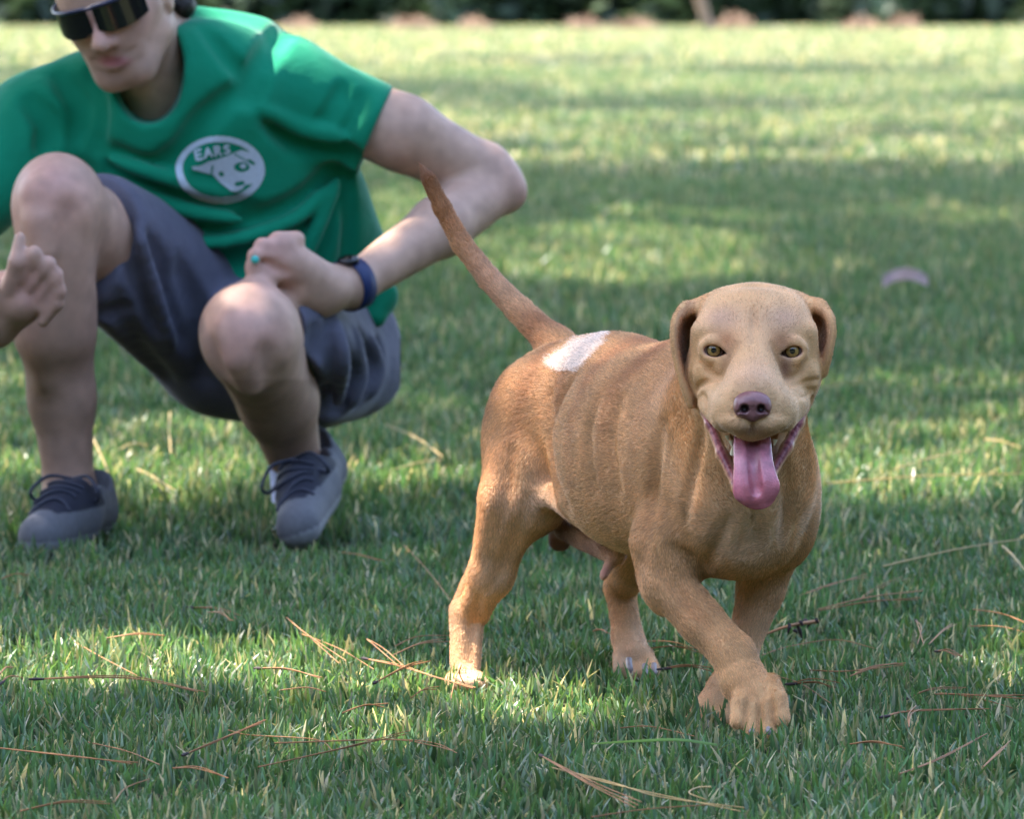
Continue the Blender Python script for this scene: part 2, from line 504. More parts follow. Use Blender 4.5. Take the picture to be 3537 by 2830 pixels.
# crown shade shaped for the dog and the man: points in the picture with their depth, radius and sun share
BODYLIGHT = [(754, 370, 5.85, .16, 0), (735, 500, 5.95, .15, 0), (660, 450, 6.05, .10, .12), (520, 400, 6.36, .13, .97), (575, 350, 6.33, .08, .95), (610, 345, 6.25, .06, .6), (480, 600, 6.36, .08, .7), (505, 500, 6.33, .07, .8), (440, 220, 6.48, .15, .3),
             (110, 30, 8.0, .16, .0), (200, 190, 8.1, .17, .0), (460, 180, 8.2, .17, .0), (400, 240, 8.1, .14, 0), (250, 340, 7.85, .15, .0), (240, 300, 7.87, .13, 0), (50, 220, 7.85, .18, .0), (60, 165, 7.9, .14, 0), (370, 350, 8.4, .1, .2),
             (290, 45, 8.22, .10, 1), (230, 25, 8.23, .07, 1), (350, 95, 8.2, .06, .8), (25, 95, 8.15, .06, .8)]
def bodylight(g, v):
    for x, y, Y, r, s in BODYLIGHT:
        p = at(x, y, Y); c = p - SUN * (p[2] / SUN[2])
        w = np.clip(1.6 - (((g[:, :2] - c[:2]) / r)**2).sum(1), 0, 1)
        v = v * (1 - w) + s * w
    return v
near = shade_cards(-2.6, 2.8, 4.0, 12.5, 1600, 5.0, 6.2)
far = shade_cards(-5.5, 6.5, 12.5, 25.0, 330, 6.0, 8.0)
far2 = shade_cards(-9, 9, 25.0, 60.0, 60, 7.0, 10.0)
def limbs_for(c, k):
    return [tuple(c[i]) for i in rng.choice(len(c), k, replace=False)]
near_l, near_r = near[near[:, 0] < -2.6], near[near[:, 0] >= -2.6]
pine(-7.6, 8.0, 9.0, 'tall pine left of the lawn with a low spreading crown', near_l, .072, limbs_for(near_l, 12))
pine(3.9, 12.5, 9.5, 'tall pine right of the lawn with a low spreading crown', near_r, .072, limbs_for(near_r, 12))
pine(-9.5, 27.0, 12.0, 'tall pine further along the left side of the lawn', far, .17, limbs_for(far, 10))
pine(11.0, 52.0, 14.0, 'tall pine towards the woodland on the right side', far2, .40, limbs_for(far2, 10))
# ---------------------------------------------------------------- the dog
U = np.array([0.53, -0.848, 0.0])                 # from tail to head
BODY = rot(U)                                      # rows: forward, dog's left, up
dog_base = np.array([at(600, 500, 6.18)[0], 6.18, 0.0])
dog = empty('dog', dog_base)
tag(dog, 'tan short-haired dog trotting with its tongue out and a white patch on its rump', 'dog')
HX0, HX1 = at(662, 300, 5.88)[0], at(844, 300, 5.88)[0]
HZ0, HZ1 = at(752, 518, 5.85)[2], at(752, 278, 5.85)[2]
bx0, bx1 = at(410, 200, 6.4)[0], at(826, 500, 6.0)[0]
D = Field(axis((bx0, HX0, .003), (HX0, HX1, .0015), (HX1, bx1 + .01, .0025)),
          axis((5.70, 5.95, .0015), (5.95, 6.56, .003)),
          axis((-.02, HZ0, .003), (HZ0, HZ1, .0015), (HZ1, at(420, 150, 6.4)[2] + .01, .003)))
print('dog grid', D.f.shape)
SH, KS = .006, .62
def E(px, py, Y, r, k=.03, M=BODY, **kw): D.ell(at(px, py, Y), np.asarray(r) - SH, M, k * KS, **kw)
def B(a, b, r1, r2, k=.02, **kw): D.bone(at(*a), at(*b), max(r1 - SH * min(1, r1 / .03), .001), max(r2 - SH * min(1, r2 / .03), .001), k * KS, **kw)
I3 = np.eye(3)
# trunk
E(654, 453, 6.14, (.155, .093, .124), .03)
E(622, 470, 6.17, (.10, .070, .085), .04)
E(712, 465, 6.05, (.135, .090, .122), .04)
E(607, 420, 6.24, (.13, .072, .082), .05)
E(571, 404, 6.33, (.095, .077, .078), .05)
E(618, 386, 6.24, (.13, .058, .066), .04)
E(742, 500, 5.975, (.075, .080, .085), .05)
E(735, 535, 6.00, (.075, .062, .050), .04)           # brisket
E(700, 398, 6.08, (.10, .06, .075), .04)              # withers
E(733, 548, 5.965, (.018, .020, .020), .03, M=I3)     # breast bone
# neck
B((722, 440, 6.02), (752, 372, 5.925), .088, .066, .05)
B((745, 470, 5.965), (752, 405, 5.915), .074, .056, .05)
# shoulders
E(676, 490, 6.02, (.075, .042, .105), .035, M=rot((0.4, -.7, .35)))
E(774, 487, 6.05, (.075, .042, .10), .035, M=rot((0.4, -.7, .35)))
# hind leg, dog's right
E(530, 452, 6.315, (.082, .050, .105), .035, M=rot((.5, -.8, .12)), d=(-.1, .1, -1))
E(517, 487, 6.290, (.055, .038, .068), .03, M=rot((.45, -.7, -.5)), d=(-.1, .1, -1))
B((511, 505, 6.285), (491, 575, 6.32), .042, .030, .03)
B((492, 575, 6.315), (473, 612, 6.355), .030, .0215, .02)
B((484, 540, 6.335), (460, 606, 6.375), .006, .0115, .02)   # tendon towards the hock point
B((459, 612, 6.378), (461, 624, 6.37), .0125, .014, .01)
B((466, 615, 6.365), (465, 676, 6.335), .0205, .0165, .015)
B((458, 625, 6.372), (457, 668, 6.345), .0105, .0100, .008)
B((476, 628, 6.35), (473, 672, 6.33), .0105, .0105, .008)
E(466, 679, 6.31, (.034, .022, .017), .015)
for dx in (-13, -4, 5, 13): B((465 + dx * .9, 680, 6.31), (468 + dx, 685, 6.285), .012, .0105, .006)
# hind leg, dog's left
B((650, 500, 6.33), (640, 562, 6.40), .050, .030, .02)
B((636, 565, 6.40), (620, 588, 6.475), .033, .021, .02)
B((620, 588, 6.475), (628, 640, 6.445), .0215, .021, .015)
B((628, 640, 6.445), (635, 660, 6.42), .0225, .026, .015)
for dx, dy in ((-17, 2), (-6, 6), (7, 6), (17, 2)): B((633 + dx * .7, 655 + dy * .4, 6.42), (637 + dx, 670 + dy, 6.385), .0125, .0105, .005)
# groin folds and belly underline
B((530, 488, 6.275), (572, 506, 6.20), .014, .014, .03)
B((563, 508, 6.33), (560, 540, 6.335), .020, .0170, .012)
B((566, 530, 6.315), (616, 556, 6.19), .0165, .0135, .016)
B((612, 560, 6.185), (603, 577, 6.165), .0085, .0065, .010)
# foreleg, dog's right, stepping across
E(672, 540, 6.00, (.05, .040, .062), .03, M=rot((.35, -.6, -.55)), d=(0, 0, -1))
B((668, 545, 5.995), (668, 583, 5.985), .045, .0345, .03)
B((668, 583, 5.985), (701, 622, 5.96), .0335, .0300, .015)
B((701, 622, 5.96), (733, 655, 5.935), .0295, .0280, .012)
B((656, 580, 6.012), (664, 602, 6.0), .020, .016, .03)       # point of the elbow
B((733, 655, 5.935), (742, 680, 5.925), .0285, .0305, .012)
B((742, 680, 5.925), (757, 698, 5.912), .0300, .0295, .012)
for (xk, yk), (xt, yt), r in (((741, 705), (738, 722), .0140), ((752, 710), (751, 731), .0150), ((766, 709), (768, 732), .0150), ((777, 700), (782, 720), .0135)):
    B((757 + (xk - 757) * .7, yk - 16, 5.915), (xk, yk, 5.890), r * .95, r, .008); B((xk, yk, 5.890), (xt, yt, 5.876), r, r * .80, .003)
# foreleg, dog's left, planted
E(766, 530, 6.06, (.05, .036, .062), .03, M=rot((.35, -.6, -.55)), d=(0, 0, -1))
B((768, 545, 6.07), (761, 590, 6.075), .042, .031, .03)
B((761, 590, 6.075), (741, 655, 6.06), .0300, .0215, .015)
B((741, 655, 6.06), (724, 690, 6.05), .0215, .0225, .012)
B((724, 690, 6.05), (712, 708, 6.03), .0230, .0235, .010)
for dx, dy in ((-13, 0), (-4, 5), (6, 6), (15, 2)): B((714 + dx * .8, 706, 6.025), (707 + dx * 1.1, 721 + dy, 6.0), .0125, .0105, .005)
# tail
tp = [(588, 366, 6.36), (556, 346, 6.40), (520, 311, 6.43), (489, 279, 6.45), (462, 244, 6.47), (443, 209, 6.48), (429, 180, 6.485), (418.5, 162, 6.49)]
tr = [.030, .0235, .0185, .0155, .0140, .0120, .0095, .0012]
for i in range(7): B(tp[i], tp[i + 1], tr[i], tr[i + 1], .025 if i < 2 else .006)
# muscle relief
def G(pts, r, k=.012):
    for a, b in zip(pts[:-1], pts[1:]): D.bone(at(*a), at(*b), r, r, k, '-')
# ---- head
SH, KS = .0015, .8
E(754, 340, 5.905, (.0615, .070, .0590), .03, M=I3, d=(0, 1, .2))
B((754, 306, 5.90), (755, 304, 5.94), .022, .020, .02)                   # occiput
for s in (-1, 1):
    X = lambda d: 754 + s * d
    E(X(44), 371, 5.895, (.0275, .048, .040), .02, M=I3, d=(0, 1, -.2))   # cheek muscle
    E(X(40), 331, 5.860, (.025, .022, .017), .028, M=I3, d=(s * .3, 1, .3))   # brow
    E(X(17), 320, 5.862, (.022, .022, .024), .03, M=I3, d=(0, 1, .3))
    E(X(28), 314, 5.905, (.030, .055, .027), .025, M=I3, d=(0, 1, .3))
    E(X(40), 345, 5.872, (.022, .025, .022), .02, M=I3, d=(s * .5, 1, .1))
    E(X(26), 364, 5.851, (.021, .026, .024), .03, M=I3, d=(s * .5, 1, .1))
    E(X(42), 373, 5.864, (.022, .025, .016), .015, M=I3, d=(s * .5, 1, -.1))
    E(X(21), 409, 5.803, (.0260, .047, .0265), .016, M=I3, d=(s * .3, 1, -.2))  # flews
    E(X(37), 400, 5.848, (.0190, .040, .024), .018, M=I3, d=(s * .3, 1, -.3))
    E(X(12), 424, 5.768, (.0165, .022, .0145), .010, M=I3, d=(s * .6, .5, -.4))
B((753, 346, 5.852), (752, 391, 5.771), .033, .0240, .035, d=(0, 1, .4))            # bridge of the muzzle
E(754, 322, 5.858, (.020, .022, .030), .03, M=I3, d=(0, 1, .3))
B((752, 402, 5.775), (752, 424, 5.775), .022, .020, .012, d=(0, 1, -.2))
# ears
def ear(rows, k=.006):
    m = 13
    rows = np.array([[at(*a), at(*b)] for a, b in rows])
    inner = spline(rows[:, 0], 5); outer = spline(rows[:, 1], 5)
    sgn = np.sign(outer[0, 0] - inner[0, 0])
    for i in range(len(inner)):
        w = np.linalg.norm(outer[i] - inner[i])
        mm = max(4, int(w / .003))
        for j in range(mm):
            t = j / (mm - 1)
            p = inner[i] * (1 - t) + outer[i] * t
            p = p + np.array([sgn * .02, .32, 0.0]) * w * math.sin(t * math.pi)
            D.bone(p, p + np.array([0, 0, -.002]),   .0030 - .0008 * t, .0030 - .0008 * t, k, d=(0, .3, -1))
            if i % 4 or j % 3: D.prims.pop()
ear([((703, 306, 5.915), (685, 308, 5.895)), ((698, 313, 5.935), (676, 319, 5.880)), ((692, 335, 5.945), (674, 340, 5.876)), ((690, 360, 5.945), (678, 365, 5.874)),
     ((693, 383, 5.925), (685, 389, 5.874)), ((699, 398, 5.895), (692, 405, 5.876))])
ear([((802, 304, 5.915), (819, 306, 5.895)), ((811, 311, 5.935), (829, 315, 5.880)), ((818, 328, 5.945), (832, 331, 5.876)), ((819, 348, 5.94), (829, 350, 5.876)),
     ((820, 362, 5.92), (825, 364, 5.880)), ((821, 371, 5.90), (822, 373, 5.886))])
B((706, 306, 5.91), (687, 308, 5.895), .010, .0055, .012, d=(-1, .3, -.6)); B((799, 303, 5.91), (820, 306, 5.895), .010, .0055, .012, d=(1, .3, -.6))
# open mouth: the lower jaw hangs, its rim shows as a pink lip
JL = [(703, 408, 5.880), (711, 426, 5.862), (722, 455, 5.835), (738, 488, 5.805), (752, 497, 5.797)]
JR = [(807, 402, 5.880), (798, 424, 5.862), (787, 448, 5.835), (770, 476, 5.808), (752, 497, 5.797)]
B((754, 400, 5.915), (754, 470, 5.845), .045, .026, .02, d=(0, 1, -.5))
for J in (JL, JR):
    for a, b in zip(J[:-1], J[1:]): B((a[0], a[1], a[2] + .008), (b[0], b[1], b[2] + .008), .0060, .0060, .008, d=(0, 1, -.6))
# the mouth's hollow
for a, b, r1, r2 in (((754, 428, 5.86), (753, 445, 5.81), .026, .022), ((753, 445, 5.81), (752, 474, 5.785), .023, .013)):
    D.bone(at(*a), at(*b), r1, r2, .006, '-')
for s, J in ((1, JL), (-1, JR)):
    G([(J[0][0] + s * 5, J[0][1] + 4, J[0][2] - .010), (J[1][0] + s * 5, J[1][1] - 1, J[1][2] - .010), (J[2][0] + s * 7, J[2][1] - 6, J[2][2] - .004)], .0045, .004)
G([(700, 402, 5.872), (703, 412, 5.865)], .0055, .006); G([(800, 396, 5.868), (809, 398, 5.872)], .0035, .005)
# upper lip again over the hollow
for s in (-1, 1):
    E(754 + s * 17, 421, 5.775, (.0205, .026, .0135), .007, M=I3, d=(s * .6, .5, -.4))
    B((754 + s * 30, 421, 5.797), (754 + s * 47, 405, 5.858), .0125, .0095, .008, d=(s * .2, 1, .1))
G([(752, 424, 5.752), (752, 440, 5.757)], .0018, .004)
# creases laid on the surface: face folds, thigh against flank, shoulder against ribs, breast
DV, DQ = D.mesh(); DB = BVHTree.FromPolygons(DV.tolist(), DQ.tolist())
def gr(pts, r=.004, k=.02, op='-', depth=0.0):
    p = []
    for x, y, _ in spline(np.array([(x, y, 0) for x, y in pts]), 6):
        a = at(x, y, 5.2); d = Vector(at(x, y, 8.0) - a).normalized()
        h = DB.ray_cast(Vector(a), d)
        if h[0] is not None: p.append(np.array(h[0]) + np.array(d) * depth)
    if len(p) < 3 or max(np.linalg.norm(p[i + 1] - p[i]) for i in range(len(p) - 1)) > .06: return
    p = p[::2] + ([p[-1]] if len(p) % 2 == 0 else [])
    e = np.sin(np.linspace(0, math.pi, len(p)))
    sink = 0.25 * k * (1 - e)                                  # the ends run out softly
    p = [q + np.array([0, -1.0, 0.15]) * w * (1 if op == '-' else -1) for q, w in zip(p, sink)]
    D.path(p, list(r * (.35 + .65 * e)), k, op)
gr([(549, 395), (549, 430), (551, 455), (556, 482), (566, 505)], .009, .016)
gr([(662, 425), (655, 460), (653, 490), (647, 518), (642, 540), (640, 562)], .0085, .016)
gr([(703, 580), (692, 562), (674, 549)], .006, .014)
gr([(758, 514), (757, 535), (750, 556)], .006, .014)
gr([(744, 530), (738, 552)], .004, .012); gr([(730, 520), (712, 552), (704, 572)], .005, .014)
gr([(785, 462), (789, 500), (785, 540)], .008, .016)
gr([(702, 425), (694, 470), (684, 520)], .004, .014)
for x in (588, 612): gr([(x + 8, 400), (x, 440), (x + 6, 490)], .004, .016)
gr([(508, 455), (503, 505), (490, 560)], .007, .018); gr([(526, 500), (512, 545), (492, 590)], .006, .016); gr([(575, 375), (560, 400), (552, 420)], .005, .016)
gr([(486, 596), (485, 625), (481, 660)], .0030, .010, '+', .001); gr([(478, 596), (473, 625), (470, 660)], .0030, .008)
gr([(672, 588), (694, 612), (718, 636)], .005, .012); gr([(655, 580), (672, 603), (700, 634)], .005, .012, '+', .003)
for p_ in ([(748, 698), (746, 710), (744, 726)], [(759, 700), (760, 714), (760, 731)], [(770, 694), (773, 708), (775, 724)], [(634, 660), (633, 670)], [(645, 660), (647, 672)]): gr(p_, .0030, .004)
gr([(754, 308), (754, 325), (753, 342)], .0008, .008)
gr([(734, 345), (729, 358), (722, 374)], .0030, .010); gr([(774, 346), (780, 360), (788, 377)], .0042, .009)
gr([(703, 361), (711, 374), (723, 379)], .0034, .006); gr([(806, 362), (800, 374), (791, 379)], .0014, .007)
gr([(694, 391), (702, 384), (716, 381)], .0030, .005); gr([(697, 397), (703, 391), (712, 389)], .0016, .004, '+', .001)
gr([(702, 396), (705, 402), (706, 412)], .0050, .005)
gr([(788, 386), (804, 384), (819, 380)], .0030, .005); gr([(796, 392), (806, 390), (815, 391)], .0028, .005); gr([(795, 396), (806, 397), (811, 393)], .0026, .004)
gr([(691, 368), (691, 380), (696, 394)], .0022, .006)
del DV, DQ
# eye sockets and lids
EYES = [at(713.5, 350.2, 5.8395), at(792, 351, 5.8395)]
for i, e in enumerate(EYES):
    s = -1 if i == 0 else 1
    D.ell(e + np.array([0, .003, 0]), (.0150, .0130, .0125), None, .008, d=(s * .5, 1, .1))
    Mt = np.array([[math.cos(.16 * s), 0, math.sin(.16 * s)], [0, 1, 0], [-math.sin(.16 * s), 0, math.cos(.16 * s)]])
    for u0, u1 in ((-.0115, -.004), (-.004, .004), (.004, .0115)):          # heavy upper lid
        zz = lambda u: .0098 - (u / .0115)**2 * .006
        D.bone(e + np.array([u0, -.0072 + abs(u0) * .25, zz(u0)]), e + np.array([u1, -.0072 + abs(u1) * .25, zz(u1)]), .0042, .0042, .006, d=(s * .5, 1, .1))
        D.bone(e + np.array([u0, -.0068 + abs(u0) * .25, -zz(u0)]), e + np.array([u1, -.0068 + abs(u1) * .25, -zz(u1)]), .0034, .0034, .006, d=(s * .5, 1, -.1))
    D.ell(e + np.array([0, -.010, -.0009]), (.0106, .030, .0063), Mt, .0025, '-')
    D.ell(e + np.array([-s * .0105, -.008, -.002]), (.0042, .02, .0022), Mt, .003, '-')
V, Q = D.mesh()
V = smooth(V, Q, 2, .4)
NRM = vnormals(V, Q)
print('dog verts', len(V))
# ---- coat colour
px, py = pix(V)
n1 = vnoise(V, 22, 1); n2 = vnoise(V, 60, 2); n3 = vnoise(V, 9, 3)
up = NRM[:, 2]
loc = (V - dog_base) @ BODY.T                                          # forward, left, up
tan = np.array([.62, .345, .150]); red = np.array([.38, .140, .050]); pale = np.array([.67, .44, .285]); cream = np.array([.67, .46, .28])
pink = np.array([.42, .17, .14]); dark = np.array([.10, .045, .035]); white = np.array([.84, .68, .56])
col = np.tile(tan, (len(V), 1))
def mixc(c, w):
    global col
    w = np.clip(w, 0, 1)[:, None]
    col = col * (1 - w) + c * w
def near(a, r, soft=.6):
    return gauss(V, at(*a), r)
isbody = np.clip((V[:, 1] - 5.95) / .14, 0, 1)
# ruddy saddle with uneven stripes running down the ribs
stripe = .5 + .5 * np.sin(loc[:, 0] * 75 + 9 * n3 + 6 * loc[:, 2])
mixc(red, np.clip((loc[:, 2] - .29) / .14, 0, 1) * isbody * (.24 + .48 * stripe + .4 * (n1 - .5)))
mixc(red, .28 * isbody * np.clip((stripe - .6) * 2, 0, 1) * np.clip((loc[:, 2] - .18) / .1, 0, 1))
mixc(pale, np.clip((.27 - loc[:, 2]) / .2, 0, 1) * isbody * .35 * n1 * 2)
mixc(cream, near((752, 530, 5.90), (.05, .08, .05)) * .8)
mixc(cream, near((752, 408, 5.78), (.055, .07, .04)) * .45)
mixc(pale, near((754, 325, 5.84), (.06, .06, .03)) * .35)
mixc(np.array([.34, .145, .055]), near((728, 341, 5.828), (.014, .03, .014)) * .95 + near((780, 342, 5.828), (.014, .03, .014)) * .95)  # orange inner brow, with eye-corner shading painted in
mixc(red * 1.3, near((754, 320, 5.835), (.013, .03, .028)) * .15)
mixc(np.array([.60, .36, .27]), near((722, 318, 5.84), (.02, .03, .012)) * .5 + near((784, 318, 5.84), (.02, .03, .012)) * .5)
mixc(np.array([.50, .30, .24]), near((752, 378, 5.78), (.022, .04, .018)) * .45)
mixc(np.array([.17, .075, .045]), near((752, 430, 5.755), (.026, .02, .009)) * .75)  # dark shading below the nose painted into the coat
mixc(np.array([.26, .13, .07]), near((722, 428, 5.78), (.012, .03, .006)) * .6 + near((784, 430, 5.78), (.012, .03, .006)) * .5)
mixc(pale, near((548, 512, 6.24), (.035, .06, .03)) * .8)                # thin hair of the flank fold
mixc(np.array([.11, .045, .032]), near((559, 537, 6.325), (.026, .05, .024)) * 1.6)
mixc(np.array([.33, .19, .15]), near((595, 550, 6.24), (.04, .05, .014)) * .8)
mixc(np.array([.45, .20, .15]), near((604, 574, 6.165), (.012, .02, .018)) * .9)
mixc(np.array([.22, .085, .030]), near((424, 172, 6.485), (.03, .04, .045)) * 1.1)          # dark tail tip
mixc(pale, near((500, 290, 6.44), (.05, .05, .06)) * .5)
mixc(red, near((690, 610, 5.94), (.03, .04, .03)) * .25)
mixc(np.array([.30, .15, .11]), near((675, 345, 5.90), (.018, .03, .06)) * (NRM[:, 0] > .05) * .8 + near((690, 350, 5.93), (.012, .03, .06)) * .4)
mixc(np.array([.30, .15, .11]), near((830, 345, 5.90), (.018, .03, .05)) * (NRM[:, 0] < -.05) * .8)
# white patch on the rump, coloured into the coat inside its own outline
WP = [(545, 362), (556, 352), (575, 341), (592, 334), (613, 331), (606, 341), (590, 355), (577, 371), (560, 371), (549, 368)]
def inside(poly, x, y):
    r = np.zeros(np.shape(x), bool); m = len(poly)
    for i in range(m):
        (x0, y0), (x1, y1) = poly[i], poly[(i + 1) % m]
        c = ((y0 > y) != (y1 > y)) & (x < (x1 - x0) * (y - y0) / (y1 - y0 + 1e-9) + x0)
        r ^= c
    return r
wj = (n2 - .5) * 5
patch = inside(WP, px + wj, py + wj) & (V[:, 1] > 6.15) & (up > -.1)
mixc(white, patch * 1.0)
# bare skin: eye rims, lips, mouth
bare = np.zeros(len(V))
for e in EYES:
    d = np.linalg.norm((V - e) / np.array([.0160, .016, .0118]), axis=1)
    w = np.clip((1.0 - d) * 3.5, 0, 1) * .75
    mixc(np.array([.34, .17, .155]), w)
    bare = np.maximum(bare, (d < .95) * 1.0)
    d2 = np.linalg.norm((V - e) / np.array([.0104, .015, .0068]), axis=1)
    mixc(np.array([.10, .05, .05]), np.clip((1.10 - d2) * 5, 0, 1) * .5)
mixc(np.array([.21, .10, .08]), near((727, 360, 5.832), (.007, .02, .014)) * .7 + near((784, 366, 5.832), (.008, .02, .016)) * .95)  # crease shade painted under the eyes
lipw = np.zeros(len(V))
for J in (JL, JR):
    for a, b in zip(J[:-1], J[1:]):
        for t in np.linspace(0, 1, 9)[:-1]:
            c = at(*(np.array(a) * (1 - t) + np.array(b) * t))
            lipw = np.maximum(lipw, gauss(V, c + np.array([0, -.002, 0]), (.0062, .008, .0080)))
lipw = np.clip(lipw * 1.9 - .45, 0, 1)
lipm = (py > 404) & (V[:, 1] < 5.90)
mixc(np.array([.40, .13, .13]) , lipw * lipm)
mixc(np.array([.16, .03, .04]), lipw * lipm * (vnoise(V, 260, 9) > .55) * .8)
hol = np.clip(gauss(V, at(753, 448, 5.825), (.030, .030, .026)) * 2.2 - .3, 0, 1) * (V[:, 1] > 5.785) * (np.abs(px - 753) < 36)
mixc(np.array([.10, .02, .028]), hol)
bare = np.maximum(bare, np.maximum(lipw * lipm, hol))
col *= (.86 + .28 * n2)[:, None]
wetm = np.clip(lipw * lipm, 0, 1)
m_coat = material('coat_skin', attr='col', rough=.62, spec=.25, bump=.25, bscale=420, bumpdist=.0012, sheen=.15, wet=.22)
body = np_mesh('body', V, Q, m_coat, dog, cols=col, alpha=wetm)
body['label'] = 'tan furred body with ribs, tail and four legs in one'
# ---- short hair of the coat
def fur(name, V, Q, NRM, col, prims, n, length, parent, maskf):
    a = np.linalg.norm(np.cross(V[Q[:, 2]] - V[Q[:, 0]], V[Q[:, 3]] - V[Q[:, 1]]), axis=1)
    fm = maskf(V[Q].mean(1))
    vis = (1 - bare[Q].max(1)).clip(0, 1)
    a = a * fm * (vis > .5)
    idx = rng.choice(len(Q), n, p=a / a.sum())
    w = rng.dirichlet((1, 1, 1, 1), n)
    P = (V[Q[idx]] * w[..., None]).sum(1); Nn = (NRM[Q[idx]] * w[..., None]).sum(1)
    C = (col[Q[idx]] * w[..., None]).sum(1)
    T = np.zeros((n, 3)); 
    for c, r, d in prims:
        dd = np.linalg.norm(P - c, axis=1) / (r + .01)
        T += np.exp(-(dd * 1.5)**2)[:, None] / (r + .03) * d
    Nn /= np.linalg.norm(Nn, axis=1)[:, None] + 1e-9
    T -= (T * Nn).sum(1)[:, None] * Nn
    T /= np.linalg.norm(T, axis=1)[:, None] + 1e-6
    J = np.stack([vnoise(P, 45, 21), vnoise(P, 45, 22), vnoise(P, 45, 23)], 1) - .5
    hd = np.clip(gauss(P, at(754, 370, 5.84), (.11, .14, .12)) * 1.8, 0, 1)[:, None]
    T = T + J * (.26 - .12 * hd) + rng.normal(0, .14, (n, 3))
    ln = length * rng.uniform(.6, 1.25, n) * fm[idx]
    p0 = P - Nn * .0004
    lf_ = (1 - .55 * hd[:, 0])
    p1 = P + T * (ln * .45)[:, None] + Nn * (ln * .22 * lf_)[:, None]
    p2 = P + T * (ln * 1.0)[:, None] + Nn * (ln * .24 * lf_)[:, None]
    cu = bpy.data.hair_curves.new(name)
    cu.add_curves([3] * n)
    cu.attributes['position'].data.foreach_set('vector', np.stack([p0, p1, p2], 1).astype(np.float32).ravel())
    ra = cu.attributes.get('radius') or cu.attributes.new('radius', 'FLOAT', 'POINT')
    ra.data.foreach_set('value', np.tile(np.array([.00020, .00016, .00004], np.float32), n))
    ca = cu.attributes.new('col', 'FLOAT_COLOR', 'CURVE')
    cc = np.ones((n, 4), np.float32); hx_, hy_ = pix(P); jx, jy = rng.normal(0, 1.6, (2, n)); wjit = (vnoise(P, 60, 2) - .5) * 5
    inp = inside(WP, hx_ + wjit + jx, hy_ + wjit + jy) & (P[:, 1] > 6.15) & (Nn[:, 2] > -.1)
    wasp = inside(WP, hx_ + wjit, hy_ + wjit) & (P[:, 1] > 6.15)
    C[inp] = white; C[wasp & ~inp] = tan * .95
    cc[:, :3] = C * rng.uniform(.62, 1.45, (n, 1)) * 1.06
    ca.data.foreach_set('color', cc.ravel())
    m = material('coat_hair', attr='col', rough=.38, spec=.55)
    cu.materials.append(m)
    o = bpy.data.objects.new(name, cu); COL.objects.link(o); o.parent = parent
    o.matrix_parent_inverse = Matrix.Translation(parent.location).inverted()
    return o
def furlen(c):
    x, y = pix(c)
    l = np.ones(len(c))
    hd = gauss(c, at(754, 370, 5.84), (.11, .14, .12))
    l = l * (1 - .50 * np.clip(hd * 1.8, 0, 1))
    l = l * (1 + .5 * np.clip(gauss(c, at(560, 512, 6.2), (.03, .05, .02)), 0, 1))
    l = l * np.interp(c[:, 2], [0, .03, .09, .2], [.42, .55, .8, 1])
    sk = np.clip(1.6 * (gauss(c, at(562, 532, 6.33), (.022, .03, .018)) + gauss(c, at(604, 573, 6.165), (.012, .02, .02))), 0, 1)
    return l * (1 - .75 * sk)
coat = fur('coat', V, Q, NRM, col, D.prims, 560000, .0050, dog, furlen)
coat['label'] = 'short tan and reddish hair with a white rump patch'
del D
# ---- eyes
def ball(c, r, seg=32, rings=20, scale=(1, 1, 1)):
    th = np.linspace(0, math.pi, rings); ph = np.arange(seg) / seg * 2 * math.pi
    v = np.stack([np.sin(th)[:, None] * np.cos(ph), -np.cos(th)[:, None] * np.ones(seg), np.sin(th)[:, None] * np.sin(ph)], -1).reshape(-1, 3)
    i = np.arange(rings - 1)[:, None] * seg; j = np.arange(seg)[None]; j2 = (j + 1) % seg
    q = np.stack([i + j, i + j2, i + seg + j2, i + seg + j], -1).reshape(-1, 4)
    return np.asarray(c) + v * r * np.array(scale), q[:, ::-1], v
m_eye = material('eye', attr='col', rough=.05, spec=.7)
for e in EYES:
    v, q, u = ball(e + np.array([0, .0015, 0]), .0112, 48, 64)
    rad = np.degrees(np.arccos(np.clip(-u[:, 1], -1, 1)))
    ang = np.arctan2(u[:, 2], u[:, 0])
    c = np.tile(np.array([.22, .16, .14]), (len(v), 1))
    iris = rad < 40
    streak = .75 + .35 * vnoise(np.stack([ang * 5, rad * .05, 0 * rad], 1), 1.0, 4)
    c[iris] = (np.array([.29, .18, .052]) * streak[:, None])[iris]
    c[(rad > 36) & (rad < 46)] = (.05, .03, .015)
    c[rad < 17] = (.006, .006, .008)
    o = np_mesh('eye', v, q, m_eye, dog, cols=c)
    o['label'] = 'amber eye with a small dark pupil'
# ---- nose
nc = at(752.5, 406, 5.748)
N_ = Field(axis((nc[0] - .026, nc[0] + .026, .0008)), axis((nc[1] - .024, nc[1] + .026, .0008)), axis((nc[2] - .024, nc[2] + .024, .0008)))
N_.ell(nc + (0, .004, .0035), (.0185, .014, .0125), None, .004)
for s in (-1, 1): N_.ell(nc + (s * .0105, .003, -.003), (.0092, .0125, .0105), None, .006)
N_.ell(nc + (0, .005, -.010), (.0085, .012, .008), None, .006)
for s in (-1, 1):
    N_.ell(nc + (s * .0088, -.0100, -.0032), (.0050, .0085, .0048), None, .003, '-')
    N_.bone(nc + (s * .0100, -.008, -.0035), nc + (s * .0170, -.004, -.0075), .0018, .0012, .002, '-')
N_.bone(nc + (0, -.011, -.002), nc + (0, -.008, -.020), .0011, .0011, .003, '-')
v, q = N_.mesh()
c = np.tile(np.array([.20, .082, .082]), (len(v), 1))
